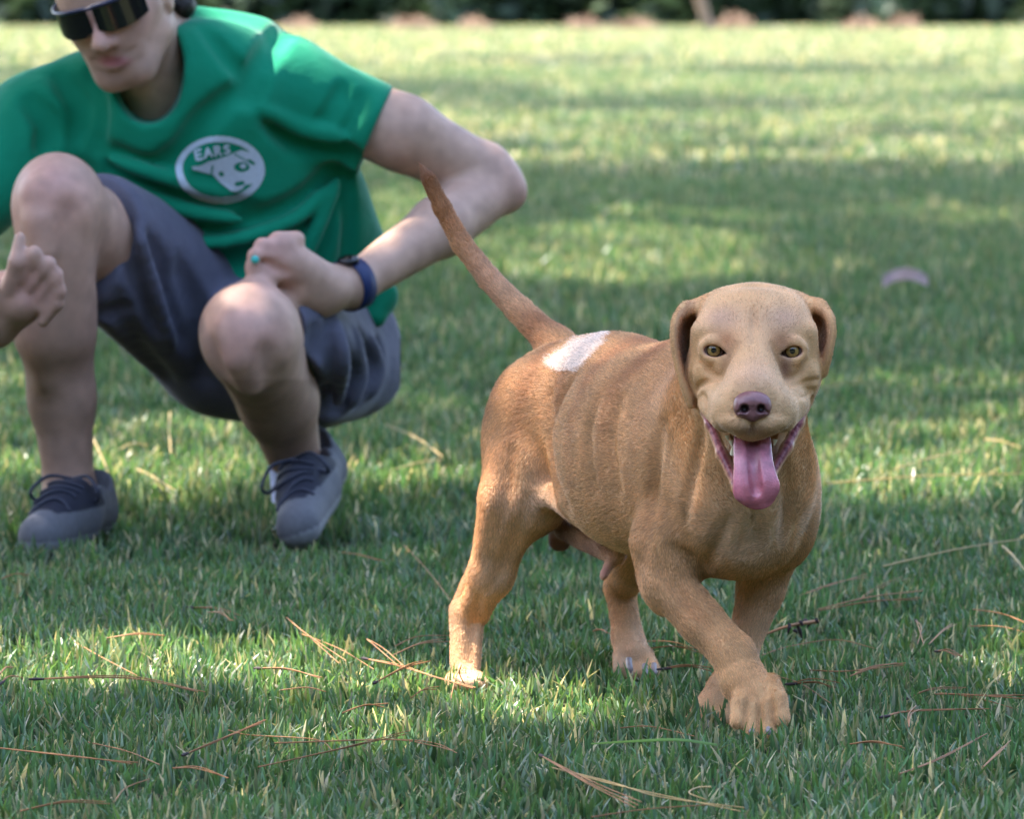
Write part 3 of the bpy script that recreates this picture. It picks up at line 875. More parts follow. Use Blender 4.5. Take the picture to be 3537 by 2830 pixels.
for s in (-1, 1):
    w = gauss(v, nc + (s * .0088, -.004, -.0030), (.0055, .0075, .0052))[:, None]
    w = np.clip(w * 1.7 - .25, 0, 1)
    c = c * (1 - w) + np.array([.018, .006, .007]) * w  # shade of the shallow nostril hollows painted in
m_nose = material('nose_skin', attr='col', rough=.33, spec=.5, bump=.35, bscale=900, bumpdist=.0006, noise=.12, nscale=300)
o = np_mesh('nose', v, q, m_nose, dog, cols=c); o['label'] = 'pinkish brown moist nose'
# ---- tongue
tc = at(754, 470, 5.76)
T_ = Field(axis((tc[0] - .036, tc[0] + .036, .0011)), axis((5.70, 5.86, .0011)), axis((tc[2] - .055, tc[2] + .050, .0011)))
path = spline([at(753, 428, 5.835), at(752, 437, 5.800), at(752.5, 449, 5.782), at(753.5, 466, 5.768), at(755.5, 484, 5.762), at(757.5, 497, 5.762)], 5)
wd = np.interp(np.linspace(0, 1, len(path)), [0, .35, .6, .85, 1], [.0175, .0182, .0192, .0225, .0205])
for i in range(len(path) - 1):
    d = path[i + 1] - path[i]
    T_.ell(path[i], (.0085, wd[i], .0048), rot(d, (0, -1, .001)), .006)
T_.ell(path[-1] + (0, .001, -.001), (.0185, .0042, .0135), None, .006)
for i in range(len(path) - 3):
    f = path[i] + np.cross((1, 0, 0), path[i + 1] - path[i]) * 0
    d = path[i + 1] - path[i]; nn = np.cross(d, (1, 0, 0)); nn /= np.linalg.norm(nn)
    if nn[1] > 0: nn = -nn
    T_.bone(path[i] + nn * .0068, path[i + 1] + nn * .0068, .0012, .0012, .009, '-')
v, q = T_.mesh()
tn = vnoise(v, 160, 2)
t = np.clip((tc[2] + .022 - v[:, 2]) / .06, 0, 1)[:, None]
mid = np.exp(-((v[:, :1] - tc[0]) / .012)**2)
c = np.array([.43, .15, .185]) * (1 - t) + np.array([.56, .15, .175]) * t
c = (c * (1 - .22 * mid * (1 - .5 * t)) + np.array([.05, .03, .04]) * (1 - mid) * t) * (.72 + .56 * tn)[:, None] * (.9 + .2 * vnoise(v, 600, 3))[:, None]
m_tongue = material('tongue_skin', attr='col', rough=.24, spec=.6, bump=.6, bscale=520, bumpdist=.0010, sss=.15)
o = np_mesh('tongue', v, q, m_tongue, dog, cols=c); o['label'] = 'long pink tongue hanging out of the open mouth'
# ---- teeth and claws
m_tooth = material('tooth', (.62, .55, .36), .3, spec=.5)
for (a, b, r) in (((733, 455, 5.797), (733, 446, 5.793), .0034), ((731, 441, 5.790), (732, 447, 5.789), .0028), ((775, 440, 5.792), (774, 446, 5.791), .0030), ((727, 436, 5.800), (728, 441, 5.799), .0026)):
    p = spline([at(*a), (at(*a) + at(*b)) / 2, at(*b)], 4)
    v, q = tube(p, np.linspace(r, r * .25, len(p)), 8); np_mesh('tooth', v, q, m_tooth, dog)
m_claw = material('claw', (.30, .235, .22), .35, spec=.5, noise=.2, nscale=300)
CL = [((629, 664, 6.375), (631, 674, 6.365), .0045), ((645, 670, 6.368), (647, 679, 6.362), .0042), ((654, 669, 6.375), (656, 677, 6.368), .004), ((619, 672, 6.38), (619, 678, 6.372), .004),
      ((781, 714, 5.893), (785, 724, 5.888), .0045), ((768, 728, 5.872), (769, 736, 5.866), .0042), ((752, 729, 5.872), (751, 736, 5.866), .0042), ((737, 722, 5.893), (735, 729, 5.888), .004),
      ((697, 720, 5.99), (694, 727, 5.985), .004), ((707, 727, 5.985), (705, 733, 5.98), .004)]
for a, b, r in CL:
    a, b = at(*a), at(*b); r *= .82
    p = spline([a + (0, .006, .004), a, (a + b) / 2 + (0, -.002, 0), b], 4)
    v, q = tube(p, np.concatenate([np.full(len(p) - 4, r), np.linspace(r, r * .2, 4)]), 8); np_mesh('claw', v, q, m_claw, dog)
# ---------------------------------------------------------------- the crouching man
man = empty('person', np.array([at(190, 500, 8.1)[0], 8.1, 0.0]))
tag(man, 'person in green t-shirt and dark shorts crouching with one fist on the hip', 'person')
m_skin = material('skin', attr='col', rough=.55, spec=.35, noise=.14, nscale=34, bump=.15, bscale=300, bumpdist=.001, sss=.12)
def man_field(x0, x1, y0, y1, z0, z1, s=.005):
    return Field(axis((x0, x1, s)), axis((y0, y1, s)), axis((z0, z1, s)))
MX0, MX1 = at(-110, 300, 8.0)[0], at(536, 200, 8.2)[0]
S = Field(axis((MX0, at(-12, 300, 8)[0], .005), (at(-12, 300, 8)[0], at(100, 300, 8)[0], .0030), (at(100, 300, 8)[0], at(238, 300, 8)[0], .005), (at(238, 300, 8)[0], at(330, 300, 8)[0], .0035), (at(330, 300, 8)[0], MX1, .005)),
          axis((7.55, 8.62, .0048)), axis((-.01, .33, .006), (.33, 1.00, .0038)))
print('man grid', S.f.shape)
def SB(a, b, r1, r2, k=.015, op='+'): S.bone(at(*a), at(*b), r1, r2, k, op)
def SE(p, r, k=.02, M=None, op='+'): S.ell(at(*p), r, M, k, op)
# torso core under the shirt
SB((265, 330, 8.42), (220, 150, 8.27), .07, .07, .03)
SB((140, 112, 8.22), (290, 108, 8.24), .045, .045, .03)
# neck and head (the face is turned down and to one side)
SB((155, 95, 8.17), (138, 25, 8.09), .054, .055, .03)
SB((165, 85, 8.20), (167, 25, 8.16), .042, .036, .03)
HC = at(113, 4, 8.06)
HM = rot((-.20, -.93, -.30), (-.27, 0, 1))                       # rows: facing, his left, crown
def head(f, l, u): return HC + HM[0] * f + HM[1] * l + HM[2] * u
S.ell(head(-.012, 0, .045), (.098, .078, .085), HM, .02)
S.ell(head(.012, 0, -.02), (.078, .066, .085), HM, .03)
S.bone(head(.045, -.022, -.092), head(.045, .022, -.092), .024, .024, .025)      # chin
for s in (-1, 1):
    S.bone(head(.0, s * .052, -.055), head(.048, s * .020, -.092), .019, .019, .02)     # jaw line
    S.bone(head(.045, s * .038, -.02), head(.02, s * .058, -.01), .018, .017, .02)      # cheek
    S.bone(head(.060, s * .018, -.040), head(.058, s * .030, -.058), .011, .010, .015)  # smile fold
    S.ell(head(-.012, s * .079, -.008), (.016, .007, .030), HM, .006)                    # ear
S.bone(head(.078, 0, .012), head(.104, 0, -.030), .0095, .0125, .010)          # nose
for s in (-1, 1): S.bone(head(.090, s * .012, -.034), head(.082, s * .014, -.034), .0085, .0085, .006)
mth = lambda f, w, u, c: spline([head(f - .014, -w, u + c), head(f, -w * .45, u + c * .2), head(f + .001, 0, u), head(f, w * .45, u + c * .2), head(f - .014, w, u + c)], 3)
for f_, w_, u_, r_, op_ in ((.076, .028, -.0605, .0048, '+'), (.075, .026, -.0705, .0058, '+'), (.0855, .035, -.0655, .0026, '-')):
    m_ = mth(f_, w_, u_, .009)
    for a_, b_ in zip(m_[:-1], m_[1:]): S.bone(a_, b_, r_, r_, .006, op_)
# his left arm, akimbo
SB((318, 100, 8.22), (402, 133, 8.20), .060, .055, .02)
SB((402, 133, 8.20), (482, 176, 8.25), .055, .047, .02)
SB((486, 168, 8.25), (507, 192, 8.26), .036, .029, .02)
SB((495, 188, 8.25), (440, 227, 8.15), .041, .046, .02)
SB((440, 227, 8.15), (352, 286, 8.02), .044, .030, .015)
SB((352, 286, 8.02), (320, 288, 7.98), .033, .034, .015)
# left fist: back of the hand towards the camera, knuckles to the left
SB((330, 290, 7.98), (285, 262, 7.93), .032, .034, .012)
SB((322, 300, 7.98), (300, 290, 7.95), .026, .024, .012)
for a, b, c in (((287, 247, 7.915), (262, 246, 7.895), (258, 257, 7.93)), ((281, 255, 7.91), (255, 256, 7.885), (256, 266, 7.93)), ((279, 264, 7.91), (253, 267, 7.885), (256, 275, 7.93)), ((281, 273, 7.915), (258, 277, 7.89), (262, 282, 7.93))):
    SB(a, b, .0135, .0115, .005); SB(b, c, .0115, .0100, .004)
SB((296, 240, 7.93), (278, 240, 7.915), .0135, .0120, .008); SB((278, 240, 7.915), (262, 249, 7.92), .0115, .009, .006)
# his right arm, hanging outside, fist with thumb up in front of the shin
SB((15, 140, 8.18), (-70, 230, 8.05), .055, .048, .02)
SB((-70, 225, 8.05), (-95, 330, 7.93), .045, .040, .02)
SB((-95, 330, 7.93), (-5, 327, 7.76), .040, .031, .015)
SB((-8, 326, 7.765), (18, 305, 7.735), .031, .033, .012)
SB((5, 290, 7.725), (22, 300, 7.72), .028, .030, .012)
for a, b, c in (((24, 276, 7.695), (34, 254, 7.678), (43, 270, 7.685)), ((33, 281, 7.70), (48, 264, 7.685), (54, 280, 7.69)), ((40, 293, 7.705), (55, 275, 7.690), (59, 292, 7.695)), ((40, 306, 7.71), (57, 290, 7.70), (57, 304, 7.70))):
    SB(a, b, .0125, .0115, .004); SB(b, c, .0112, .0100, .004); SB(c, (c[0] - 14, c[1] + 18, c[2] + .012), .0100, .0090, .004)
SB((11, 288, 7.70), (17, 262, 7.680), .0145, .0125, .006); SB((17, 262, 7.680), (20, 238, 7.685), .0125, .0085, .005)
# right leg (picture left): knee up, shin upright
SB((215, 330, 8.38), (62, 215, 7.95), .100, .068, .02)
SE((57, 198, 7.915), (.063, .060, .066), .03)
SB((57, 215, 7.905), (54, 330, 7.95), .056, .060, .02)
SB((54, 300, 7.965), (62, 400, 7.99), .058, .048, .02)
SB((62, 400, 7.99), (70, 500, 8.00), .046, .034, .02)
SB((70, 490, 8.0), (66, 530, 7.97), .036, .036, .02)
SB((40, 232, 7.865), (48, 380, 7.935), .008, .006, .04)     # edge of the shin bone
# left leg (picture right): knee low towards the camera, heel raised
SB((300, 345, 8.40), (250, 335, 7.90), .100, .070, .02)
SE((250, 330, 7.865), (.068, .060, .066), .03)
SB((250, 345, 7.87), (278, 400, 8.02), .060, .058, .02)
SB((278, 400, 8.02), (298, 470, 8.12), .056, .036, .02)
SB((298, 465, 8.12), (300, 500, 8.11), .037, .034, .015)
SB((232, 352, 7.83), (262, 420, 8.0), .010, .008, .03)
SE((44, 196, 7.862), (.030, .022, .034), .03); SE((240, 338, 7.808), (.032, .022, .036), .03)
SB((38, 222, 7.85), (42, 252, 7.85), .014, .012, .025); SB((240, 362, 7.815), (250, 388, 7.845), .014, .012, .025)
SB((72, 212, 7.84), (80, 240, 7.85), .005, .005, .03, '-'); SB((210, 352, 7.81), (216, 378, 7.83), .004, .004, .03, '-'); SB((268, 355, 7.80), (276, 380, 7.83), .004, .004, .03, '-')
SB((262, 262, 7.888), (285, 272, 7.90), .003, .003, .012, '-')
V, Q = S.mesh(); V = smooth(V, Q, 2, .4)
px, py = pix(V)
n1 = vnoise(V, 30, 5); n2 = vnoise(V, 75, 6)
col = np.tile(np.array([.52, .315, .225]), (len(V), 1))
def mx(c, w):
    global col
    w = np.clip(w, 0, 1)[:, None]; col = col * (1 - w) + np.array(c) * w
mx((.34, .195, .135), np.clip((py - 220) / 120, 0, 1) * ((V[:, 0] < at(190, 0, 8)[0]) | (py > 380)) * .7)                      # tanned lower legs
for p, r in (((50, 185, 7.86), .06), ((245, 345, 7.80), .06), ((268, 258, 7.89), .05), ((40, 285, 7.69), .05), ((512, 197, 8.25), .05)):
    mx((.60, .285, .235), gauss(V, at(*p), (r, r, r)) * (.35 + .5 * n1))
mx((.50, .19, .17), gauss(V, head(.09, 0, -.02), (.03, .03, .03)) * .5 + gauss(V, head(.05, .045, -.02), (.03, .03, .03)) * .35)
mx((.50, .13, .15), np.clip(gauss(V, head(.08, 0, -.064), (.030, .022, .011)) * 1.8 - .5, 0, 1))
mx((.27, .165, .13), np.clip(gauss(V, head(.04, 0, -.085), (.06, .075, .035)) * 1.1 - .2, 0, .4))     # stubble
crown = (V - HC) @ HM.T
hair = ((crown[:, 2] > .075) | ((crown[:, 0] < -.005) & (crown[:, 2] > -.01) & (np.abs(crown[:, 1]) < .074)) | ((crown[:, 0] < -.03) & (crown[:, 2] > -.05))) & (np.linalg.norm(crown, axis=1) < .17) & ~((np.abs(crown[:, 1]) > .0755))
mx((.035, .022, .016), hair * 1.0)
col *= (.9 + .2 * n2)[:, None]
skin = np_mesh('body', V, Q, m_skin, man, cols=col)
skin['label'] = 'bare head, arms, fists and legs'
del S
# ---- hair: cropped dark hair on the back and top of the head
H_ = Field(axis((HC[0] - .16, HC[0] + .16, .0045)), axis((HC[1] - .16, HC[1] + .20, .0045)), axis((HC[2] - .12, HC[2] + .17, .0045)))
H_.ell(head(-.018, 0, .050), (.103, .084, .092), HM, .01)
H_.ell(head(-.045, 0, -.005), (.068, .076, .070), HM, .02)
H_.ell(head(.085, 0, -.02), (.085, .12, .105), HM, .02, '-')
for s in (-1, 1): H_.ell(head(.005, s * .085, -.03), (.035, .03, .055), HM, .01, '-')
H_.ell(at(184, 6, 8.15), (.018, .03, .020), None, .02)
v, q = H_.mesh()
v = v + (vnoise(v, 120, 3) - .5)[:, None] * .004
o = np_mesh('hair', v, q, material('dark_hair', (.02, .014, .010), .6, noise=.4, nscale=200), man); o['label'] = 'short dark brown hair'
# ---- shirt
T_ = Field(axis((at(-60, 100, 8.2)[0], at(398, 100, 8.2)[0], .0042)), axis((7.85, 8.62, .0055)), axis((at(0, 345, 8.3)[2], 1.02, .0042)))
def TB(a, b, r1, r2, k=.03, op='+'): T_.bone(at(*a), at(*b), r1, r2, k, op)
def TE(p, r, k=.03, M=None, op='+'): T_.ell(at(*p), r, M, k, op)
TM = rot(at(190, 105, 8.18) - at(270, 320, 8.42), (0, -1, .3))     # rows: up the spine, sideways, out of the chest
TE((196, 135, 8.20), (.19, .185, .120), .04, TM)
TE((247, 225, 8.28), (.17, .185, .125), .06, TM)
TE((285, 295, 8.38), (.16, .165, .135), .06, TM)
TB((322, 190, 8.27), (350, 262, 8.36), .045, .050, .05)
TB((250, 74, 8.25), (300, 100, 8.22), .075, .073, .04)
TB((225, 55, 8.24), (285, 72, 8.23), .050, .048, .04)
TB((90, 98, 8.18), (35, 128, 8.17), .072, .077, .04)
TB((196, 36, 8.23), (250, 54, 8.24), .045, .050, .03)
TB((120, 88, 8.17), (60, 112, 8.17), .052, .055, .03)
TB((40, 130, 8.17), (-48, 215, 8.07), .080, .070, .03)         # right sleeve
TB((376, 318, 8.30), (386, 292, 8.32), .016, .012, .02); TB((350, 290, 8.36), (382, 300, 8.33), .05, .02, .03)        # hem blown out behind the hip
# cuts: neck, sleeve ends
SL = Field(*T_.ax); SL.bone(at(296, 98, 8.215), at(400, 141, 8.20), .078, .070, .03)        # left sleeve
SL.plane(at(376, 128, 8.20), at(420, 146, 8.20) - at(330, 106, 8.205), .006)
h_ = np.maximum(.022 - np.abs(T_.f - SL.f), 0) / .022
T_.f = np.minimum(T_.f, SL.f) - h_ * h_ * .0055
T_.ell(at(148, 68, 8.06), (.16, .052, .080), rot((.05, -1, .12)), .010, '-')
T_.bone(at(150, 40, 8.16), at(147, 90, 8.06), .050, .046, .010, '-')
T_.bone(at(168, 15, 8.17), at(160, 70, 8.09), .032, .032, .012, '-')
T_.bone(at(120, 0, 8.05), at(112, 50, 8.02), .080, .062, .010, '-')
# folds
def fold(pts, r=.007, k=.03, op='-'):
    p = spline([at(*q) for q in pts], 4)
    for a, b in zip(p[:-1], p[1:]): T_.bone(a, b, r, r, k, op)
F0 = BVHTree.FromPolygons(*[x.tolist() for x in T_.mesh()])
def onshirt(x, y, lift=0.0):
    a = at(x, y, 6.5); b = at(x, y, 9.0); d = Vector(b - a).normalized()
    h = F0.ray_cast(Vector(a), d)
    if h[0] is None: return np.array(at(x, y, 8.12))
    return np.array(h[0]) - np.array(d) * lift
def sfold(pts, r=.006, depth=.0, op='-', k=.028):
    pts = spline(np.array([(x, y, 0) for x, y in pts]), 5)
    p = [onshirt(x, y, depth) for x, y, _ in pts]
    m = len(p)
    for i in range(m - 1):
        w = .35 + .65 * math.sin(math.pi * (i + .5) / m)
        T_.bone(p[i], p[i + 1], r * w, r * w, k, op)
sfold([(285, 28), (270, 50), (256, 75), (250, 100)], .006)                 # shoulder seam pull
sfold([(205, 30), (235, 65), (262, 85)], .005, k=.02)
sfold([(105, 150), (150, 170), (185, 150), (205, 120), (240, 90)], .007)   # across the chest
sfold([(110, 168), (150, 182), (200, 205), (250, 212)], .008)
sfold([(140, 205), (190, 230), (240, 228), (300, 205), (335, 170)], .009)
sfold([(170, 240), (230, 255), (290, 235), (330, 200), (345, 175)], .008)
sfold([(200, 268), (235, 268), (300, 262)], .008)
sfold([(352, 165), (330, 150), (300, 140), (270, 120)], .008)
sfold([(312, 285), (325, 240), (340, 195)], .005, k=.02); sfold([(345, 270), (350, 225), (348, 185)], .005, k=.02)
sfold([(60, 75), (80, 105), (75, 140)], .006); sfold([(90, 70), (100, 110), (95, 150)], .005, k=.02); sfold([(30, 100), (50, 125), (45, 150)], .005)
sfold([(358, 165), (345, 155), (325, 148), (305, 135)], .008, k=.022); sfold([(330, 150), (350, 120), (362, 95)], .004, k=.02); sfold([(318, 130), (335, 105), (345, 85)], .004, k=.02)
for pts in ([(112, 160), (160, 176), (225, 195)], [(150, 222), (210, 243), (290, 222), (325, 190)], [(130, 190), (180, 208), (240, 220)], [(300, 270), (318, 225), (338, 180)], [(262, 110), (300, 128), (340, 138)]):
    sfold(pts, .006, -.003, '+', .018)
V, Q = T_.mesh(); V = smooth(V, Q, 2, .5)
m_shirt = material('shirt_cotton', (.003, .205, .105), .82, spec=.15, noise=.08, nscale=14, bump=.55, bscale=17, bumpdist=.010, sheen=.2)
shirt = np_mesh('shirt', V, Q, m_shirt, man)
shirt['label'] = 'green cotton t-shirt with a round white emblem'
FS = BVHTree.FromPolygons(V.tolist(), Q.tolist())
# seams: collar rib and sleeve hem as raised bands
def surf(F, x, y, lift=.001):
    a = at(x, y, 6.5); b = at(x, y, 9.0); d = Vector(b - a).normalized()
    h = F.ray_cast(Vector(a), d)
    return None if h[0] is None else np.array(h[0]) + np.array(h[1]) * lift
# ---- emblem printed on the chest (flat print laid on the cloth)
def seg(x, y, a, b):
    ax, ay = a; bx, by = b
    t = np.clip(((x - ax) * (bx - ax) + (y - ay) * (by - ay)) / ((bx - ax)**2 + (by - ay)**2 + 1e-9), 0, 1)
    return np.hypot(x - ax - t * (bx - ax), y - ay - t * (by - ay))
def emblem(x, y):
    """x, y in the coordinates of the photographed print, 0..2156 by 0..1725"""
    cx, cy = 690, 590
    q = np.hypot((x - cx) / 660, (y - cy) / 505); qi = np.hypot((x - cx - 5) / 560, (y - cy + 10) / 410)
    ring = (q < 1) & (qi > 1)
    headp = [(270, 545), (400, 525), (520, 460), (640, 430), (780, 385), (900, 330), (1000, 290), (1150, 330), (1260, 440), (1340, 560), (1350, 660), (1270, 760), (1150, 800), (1060, 810), (1020, 870), (930, 915), (840, 900), (780, 850), (700, 790), (640, 730), (600, 670), (540, 650), (400, 610), (290, 580)]
    h = inside(headp, x, y)
    hole = (seg(x, y, (700, 640), (712, 655)) < 34) | (np.hypot((x - 1010) / 115, (y - 545) / 75) < 1) | (seg(x, y, (935, 800), (1020, 780)) < 32) | (seg(x, y, (1120, 450), (1180, 490)) < 26)
    hole &= ~(np.hypot((x - 1030) / 45, (y - 530) / 36) < 1)
    hole |= (seg(x, y, (575, 530), (560, 650)) < 14) | (seg(x, y, (900, 350), (1080, 450)) < 10) | (seg(x, y, (1060, 850), (1220, 790)) < 16)
    m = ring | (h & ~hole)
    T = []
    def st(*p): T.extend(zip(p[:-1], p[1:]))
    st((400, 290), (320, 312), (352, 440), (432, 420)); st((336, 372), (400, 358))                      # E
    st((470, 405), (505, 272), (570, 380)); st((485, 355), (545, 340))                                    # A
    st((628, 375), (606, 250), (660, 240), (676, 275), (660, 300), (618, 310)); st((650, 305), (700, 362))     # R
    st((812, 232), (770, 226), (750, 258), (800, 282), (826, 310), (800, 342), (755, 336))                # S
    for a, b in T: m |= seg(x, y, a, b) < 17
    return m
step = 9.0
gxx, gyy = np.meshgrid(np.arange(20, 1385, step), np.arange(75, 1110, step), indexing='ij')
on = emblem(gxx + step / 2, gyy + step / 2)
ex = (600 + gxx * 500 / 2156) / 3.4541; ey = (450 + gyy * 400 / 1725) / 3.4512
pts = {}
EV, EQ = [], []
def vert(i, j):
    if (i, j) not in pts:
        p = surf(FS, ex[i, j], ey[i, j], .0012)
        pts[(i, j)] = -1 if p is None else len(EV)
        if p is not None: EV.append(p)
    return pts[(i, j)]
for i in range(on.shape[0] - 1):
    for j in range(on.shape[1] - 1):
        if on[i, j]:
            q = [vert(i, j), vert(i, j + 1), vert(i + 1, j + 1), vert(i + 1, j)]
            if min(q) >= 0: EQ.append(q)
m_print = material('white_print', (.50, .55, .60), .7, spec=.2, noise=.08, nscale=120)
o = np_mesh('emblem', np.array(EV), np.array(EQ), m_print, shirt)
o['label'] = 'white oval emblem with a dog head and the letters EARS'
# ---- shorts
P_ = Field(axis((at(85, 300, 7.9)[0], at(402, 300, 8.5)[0], .0045)), axis((7.75, 8.66, .0055)), axis((at(200, 430, 8.2)[2] - .02, at(100, 150, 8)[2] + .03, .0045)))
def PB(a, b, r1, r2, k=.03, op='+'): P_.bone(at(*a), at(*b), r1, r2, k, op)
PB((225, 322, 8.38), (100, 232, 8.03), .118, .086, .04)            # right thigh
PB((218, 352, 8.36), (112, 290, 8.05), .085, .052, .05)
PB((305, 345, 8.42), (262, 335, 7.98), .120, .086, .04)            # left thigh
PB((330, 350, 8.40), (300, 350, 8.02), .085, .070, .05)
PB((235, 345, 8.36), (318, 352, 8.42), .095, .095, .05)            # seat
PB((215, 372, 8.30), (300, 385, 8.32), .055, .062, .05)
PB((345, 372, 8.36), (320, 392, 8.18), .060, .048, .05)
PB((355, 340, 8.42), (366, 372, 8.42), .055, .050, .05)
# openings at the knees
P_.plane(at(105, 230, 8.0), at(60, 213, 7.95) - at(215, 245, 8.35), .006)
V0, Q0 = P_.mesh(); F0 = BVHTree.FromPolygons(V0.tolist(), Q0.tolist())
def pfold(pts, r=.006, depth=.0, op='-', k=.026):
    pts = spline(np.array([(x, y, 0) for x, y in pts]), 5)
    p = []
    for x, y, _ in pts:
        a = at(x, y, 6.5); b = at(x, y, 9.0); d = Vector(b - a).normalized()
        h = F0.ray_cast(Vector(a), d)
        if h[0] is not None: p.append(np.array(h[0]) - np.array(d) * depth)
    m = len(p)
    for i in range(m - 1):
        w = .35 + .65 * math.sin(math.pi * (i + .5) / m)
        P_.bone(p[i], p[i + 1], r * w, r * w, k, op)
for f in ([(125, 225), (140, 280), (160, 330)], [(150, 240), (172, 300), (190, 350)], [(180, 265), (200, 320), (205, 380)], [(120, 300), (135, 345), (165, 380)], [(108, 318), (125, 318)],
          [(345, 335), (352, 370), (345, 405)], [(362, 335), (372, 365), (362, 400)], [(330, 325), (335, 370), (325, 410)], [(318, 330), (320, 360)], [(380, 345), (382, 370)], [(305, 375), (320, 395), (345, 410)]):
    pfold(f, .007)
for f in ([(137, 230), (155, 290), (172, 345)], [(354, 330), (361, 370), (352, 405)], [(338, 325), (344, 370), (336, 405)], [(371, 340), (378, 368), (370, 395)]):
    pfold(f, .005, -.002, '+', .018)
# knee opening of the left leg: hollow round the knee so that the cloth ends on the thigh
P_.bone(at(250, 328, 7.78), at(252, 333, 7.915), .095, .076, .006, '-')
P_.bone(at(262, 372, 7.86), at(285, 405, 8.00), .070, .066, .008, '-')
V, Q = P_.mesh(); V = smooth(V, Q, 2, .5)
m_shorts = material('shorts_cotton', (.115, .110, .145), .85, spec=.15, noise=.12, nscale=30, bump=.55, bscale=24, bumpdist=.008, sheen=.15)
o = np_mesh('shorts', V, Q, m_shorts, man); o['label'] = 'dark blue-grey cotton shorts'
# ---- shoes and sock
m_shoe = material('shoe_mesh', attr='col', rough=.8, spec=.2, noise=.12, nscale=120, bump=.4, bscale=500, bumpdist=.001)
m_lace = material('lace', (.035, .035, .05), .8)
m_sock = material('sock', (.62, .64, .85), .9, bump=.3, bscale=500, bumpdist=.001)
def shoe(heel, toe, up, lbl, ank=None, l0=.40):
    ax = toe - heel; L_ = np.linalg.norm(ax); M = rot(ax, up)
    c = (heel + toe) / 2
    f = Field(axis((min(heel[0], toe[0]) - .09, max(heel[0], toe[0]) + .09, .004)), axis((min(heel[1], toe[1]) - .09, max(heel[1], toe[1]) + .09, .004)), axis((min(heel[2], toe[2]) - .06, max(heel[2], toe[2]) + .15, .004)))
    P = lambda a, b, d: heel + M[0] * a * L_ + M[1] * b + M[2] * d
    f.bone(P(.14, 0, .040), P(.45, 0, .040), .038, .041, .02)
    f.bone(P(.45, 0, .034), P(.86, 0, .024), .043, .033, .02)
    f.bone(P(.12, 0, .075), P(.14, 0, .040), .034, .038, .02)
    f.bone(P(.30, 0, .060), P(.62, 0, .052), .036, .030, .03)
    f.bone(P(.17, 0, .085), P(.19, 0, .15), .033, .045, .006, '-')
    f.bone(P(.33, 0, .105), P(.20, 0, .12), .036, .050, .008, '-')
    if ank: f.bone(at(*ank[0]), at(*ank[1]), .052, .046, .010, '-')
    v, q = f.mesh(); v = smooth(v, q, 1, .5)
    hgt = (v - heel) @ M[2]
    cc = np.where((hgt < .018)[:, None], np.array([.24, .23, .235]), np.array([.115, .110, .118]))
    fw = ((v - heel) @ M[0]) / L_
    cc = np.where(((fw > .35) & (fw < .80) & (hgt > .055))[:, None], np.array([.022, .022, .032]), cc)
    s_ = np_mesh('shoe', v, q, m_shoe, man, cols=cc); s_['label'] = lbl
    F = BVHTree.FromPolygons(v.tolist(), q.tolist())
    for i in range(5):
        a = l0 + .02 + (.80 - l0) * i / 5
        line = []
        for b in np.linspace(-.028, .028, 9):
            h = F.ray_cast(Vector(P(a + .03 * math.sin(b * 60 + i), b, .16)), Vector(-M[2]))
            if h[0] is not None: line.append(np.array(h[0]) + M[2] * .002)
        if len(line) > 3:
            v2, q2 = tube(line, .003, 6); o = np_mesh('lace', v2, q2, m_lace, s_)
    for sgn in (-1, 1):                      # bow loops
        lp = [P(l0, 0, .093), P(l0 + .06, sgn * .03, .098), P(l0 + .12, sgn * .050, .078), P(l0 + .08, sgn * .043, .064), P(l0 + .01, sgn * .008, .086)]
        v2, q2 = tube(spline(lp, 5), .0028, 6); o = np_mesh('lace', v2, q2, m_lace, s_)
    return M
shoe(ground(86, 545) + (0.012, .09, .006), ground(44, 556) + (-.01, -.09, .008), (0, 0, 1), 'dark grey running shoe planted flat on the grass', ((66, 480, 7.97), (68, 503, 7.97)))
hl = at(333, 486, 8.21); tl = ground(300, 556) + (0, -.02, .008)
shoe(hl, tl, np.array([-.25, -.9, .40]), 'dark grey running shoe with its heel raised', ((290, 430, 8.04), (300, 486, 8.075)), .50)
v, q = tube(spline([at(297, 458, 8.105), at(299, 474, 8.112), at(301, 500, 8.115)], 5), .0435, 20)
o = np_mesh('sock', v, q, m_sock, man); o['label'] = 'white sock showing above the raised heel'
# ---- sunglasses
m_lens = material('dark_lens', (.006, .006, .008), .08, spec=.6)
m_frame = material('blue_grey_frame', (.022, .025, .06), .35, spec=.4)
gl = empty('sunglasses', HC)
gl.parent = man; gl.matrix_parent_inverse = Matrix.Translation(man.location).inverted()
def lens(s):
    U_, W_ = np.meshgrid(np.linspace(0, 1, 16), np.linspace(0, 1, 10), indexing='ij')
    ang = .06 + U_ * 1.02
    rx = .092
    l = s * rx * np.sin(ang) * .86
    f = .012 + rx * np.cos(ang)
    taper = 1 - .45 * np.clip(U_ - .45, 0, 1)**1.5 - .35 * np.clip(.2 - U_, 0, 1) * 2
    u = .028 - W_ * .043 * taper - .004 * U_
    v = HC + f[..., None] * HM[0] + l[..., None] * HM[1] + u[..., None] * HM[2]
    v2 = v - HM[0] * .0022
    n, m = U_.shape
    i = (np.arange(n - 1)[:, None] * m + np.arange(m - 1)[None]).ravel()
    q = np.stack([i, i + 1, i + m + 1, i + m], 1)
    V = np.vstack([v.reshape(-1, 3), v2.reshape(-1, 3)]); Q = np.vstack([q, q[:, ::-1] + n * m])
    return V, Q, v
parts_ = []
for s in (-1, 1):
    V_, Q_, v = lens(s)
    np_mesh('lens', V_, Q_, m_lens, gl)
    parts_.append(tube(v[:, 0], .0032, 8))
    p = spline([v[-1, 0], head(.02, s * .079, .024), head(-.035, s * .082, .020), head(-.06, s * .080, -.002)], 6)
    parts_.append(tube(p, .0035, 8))
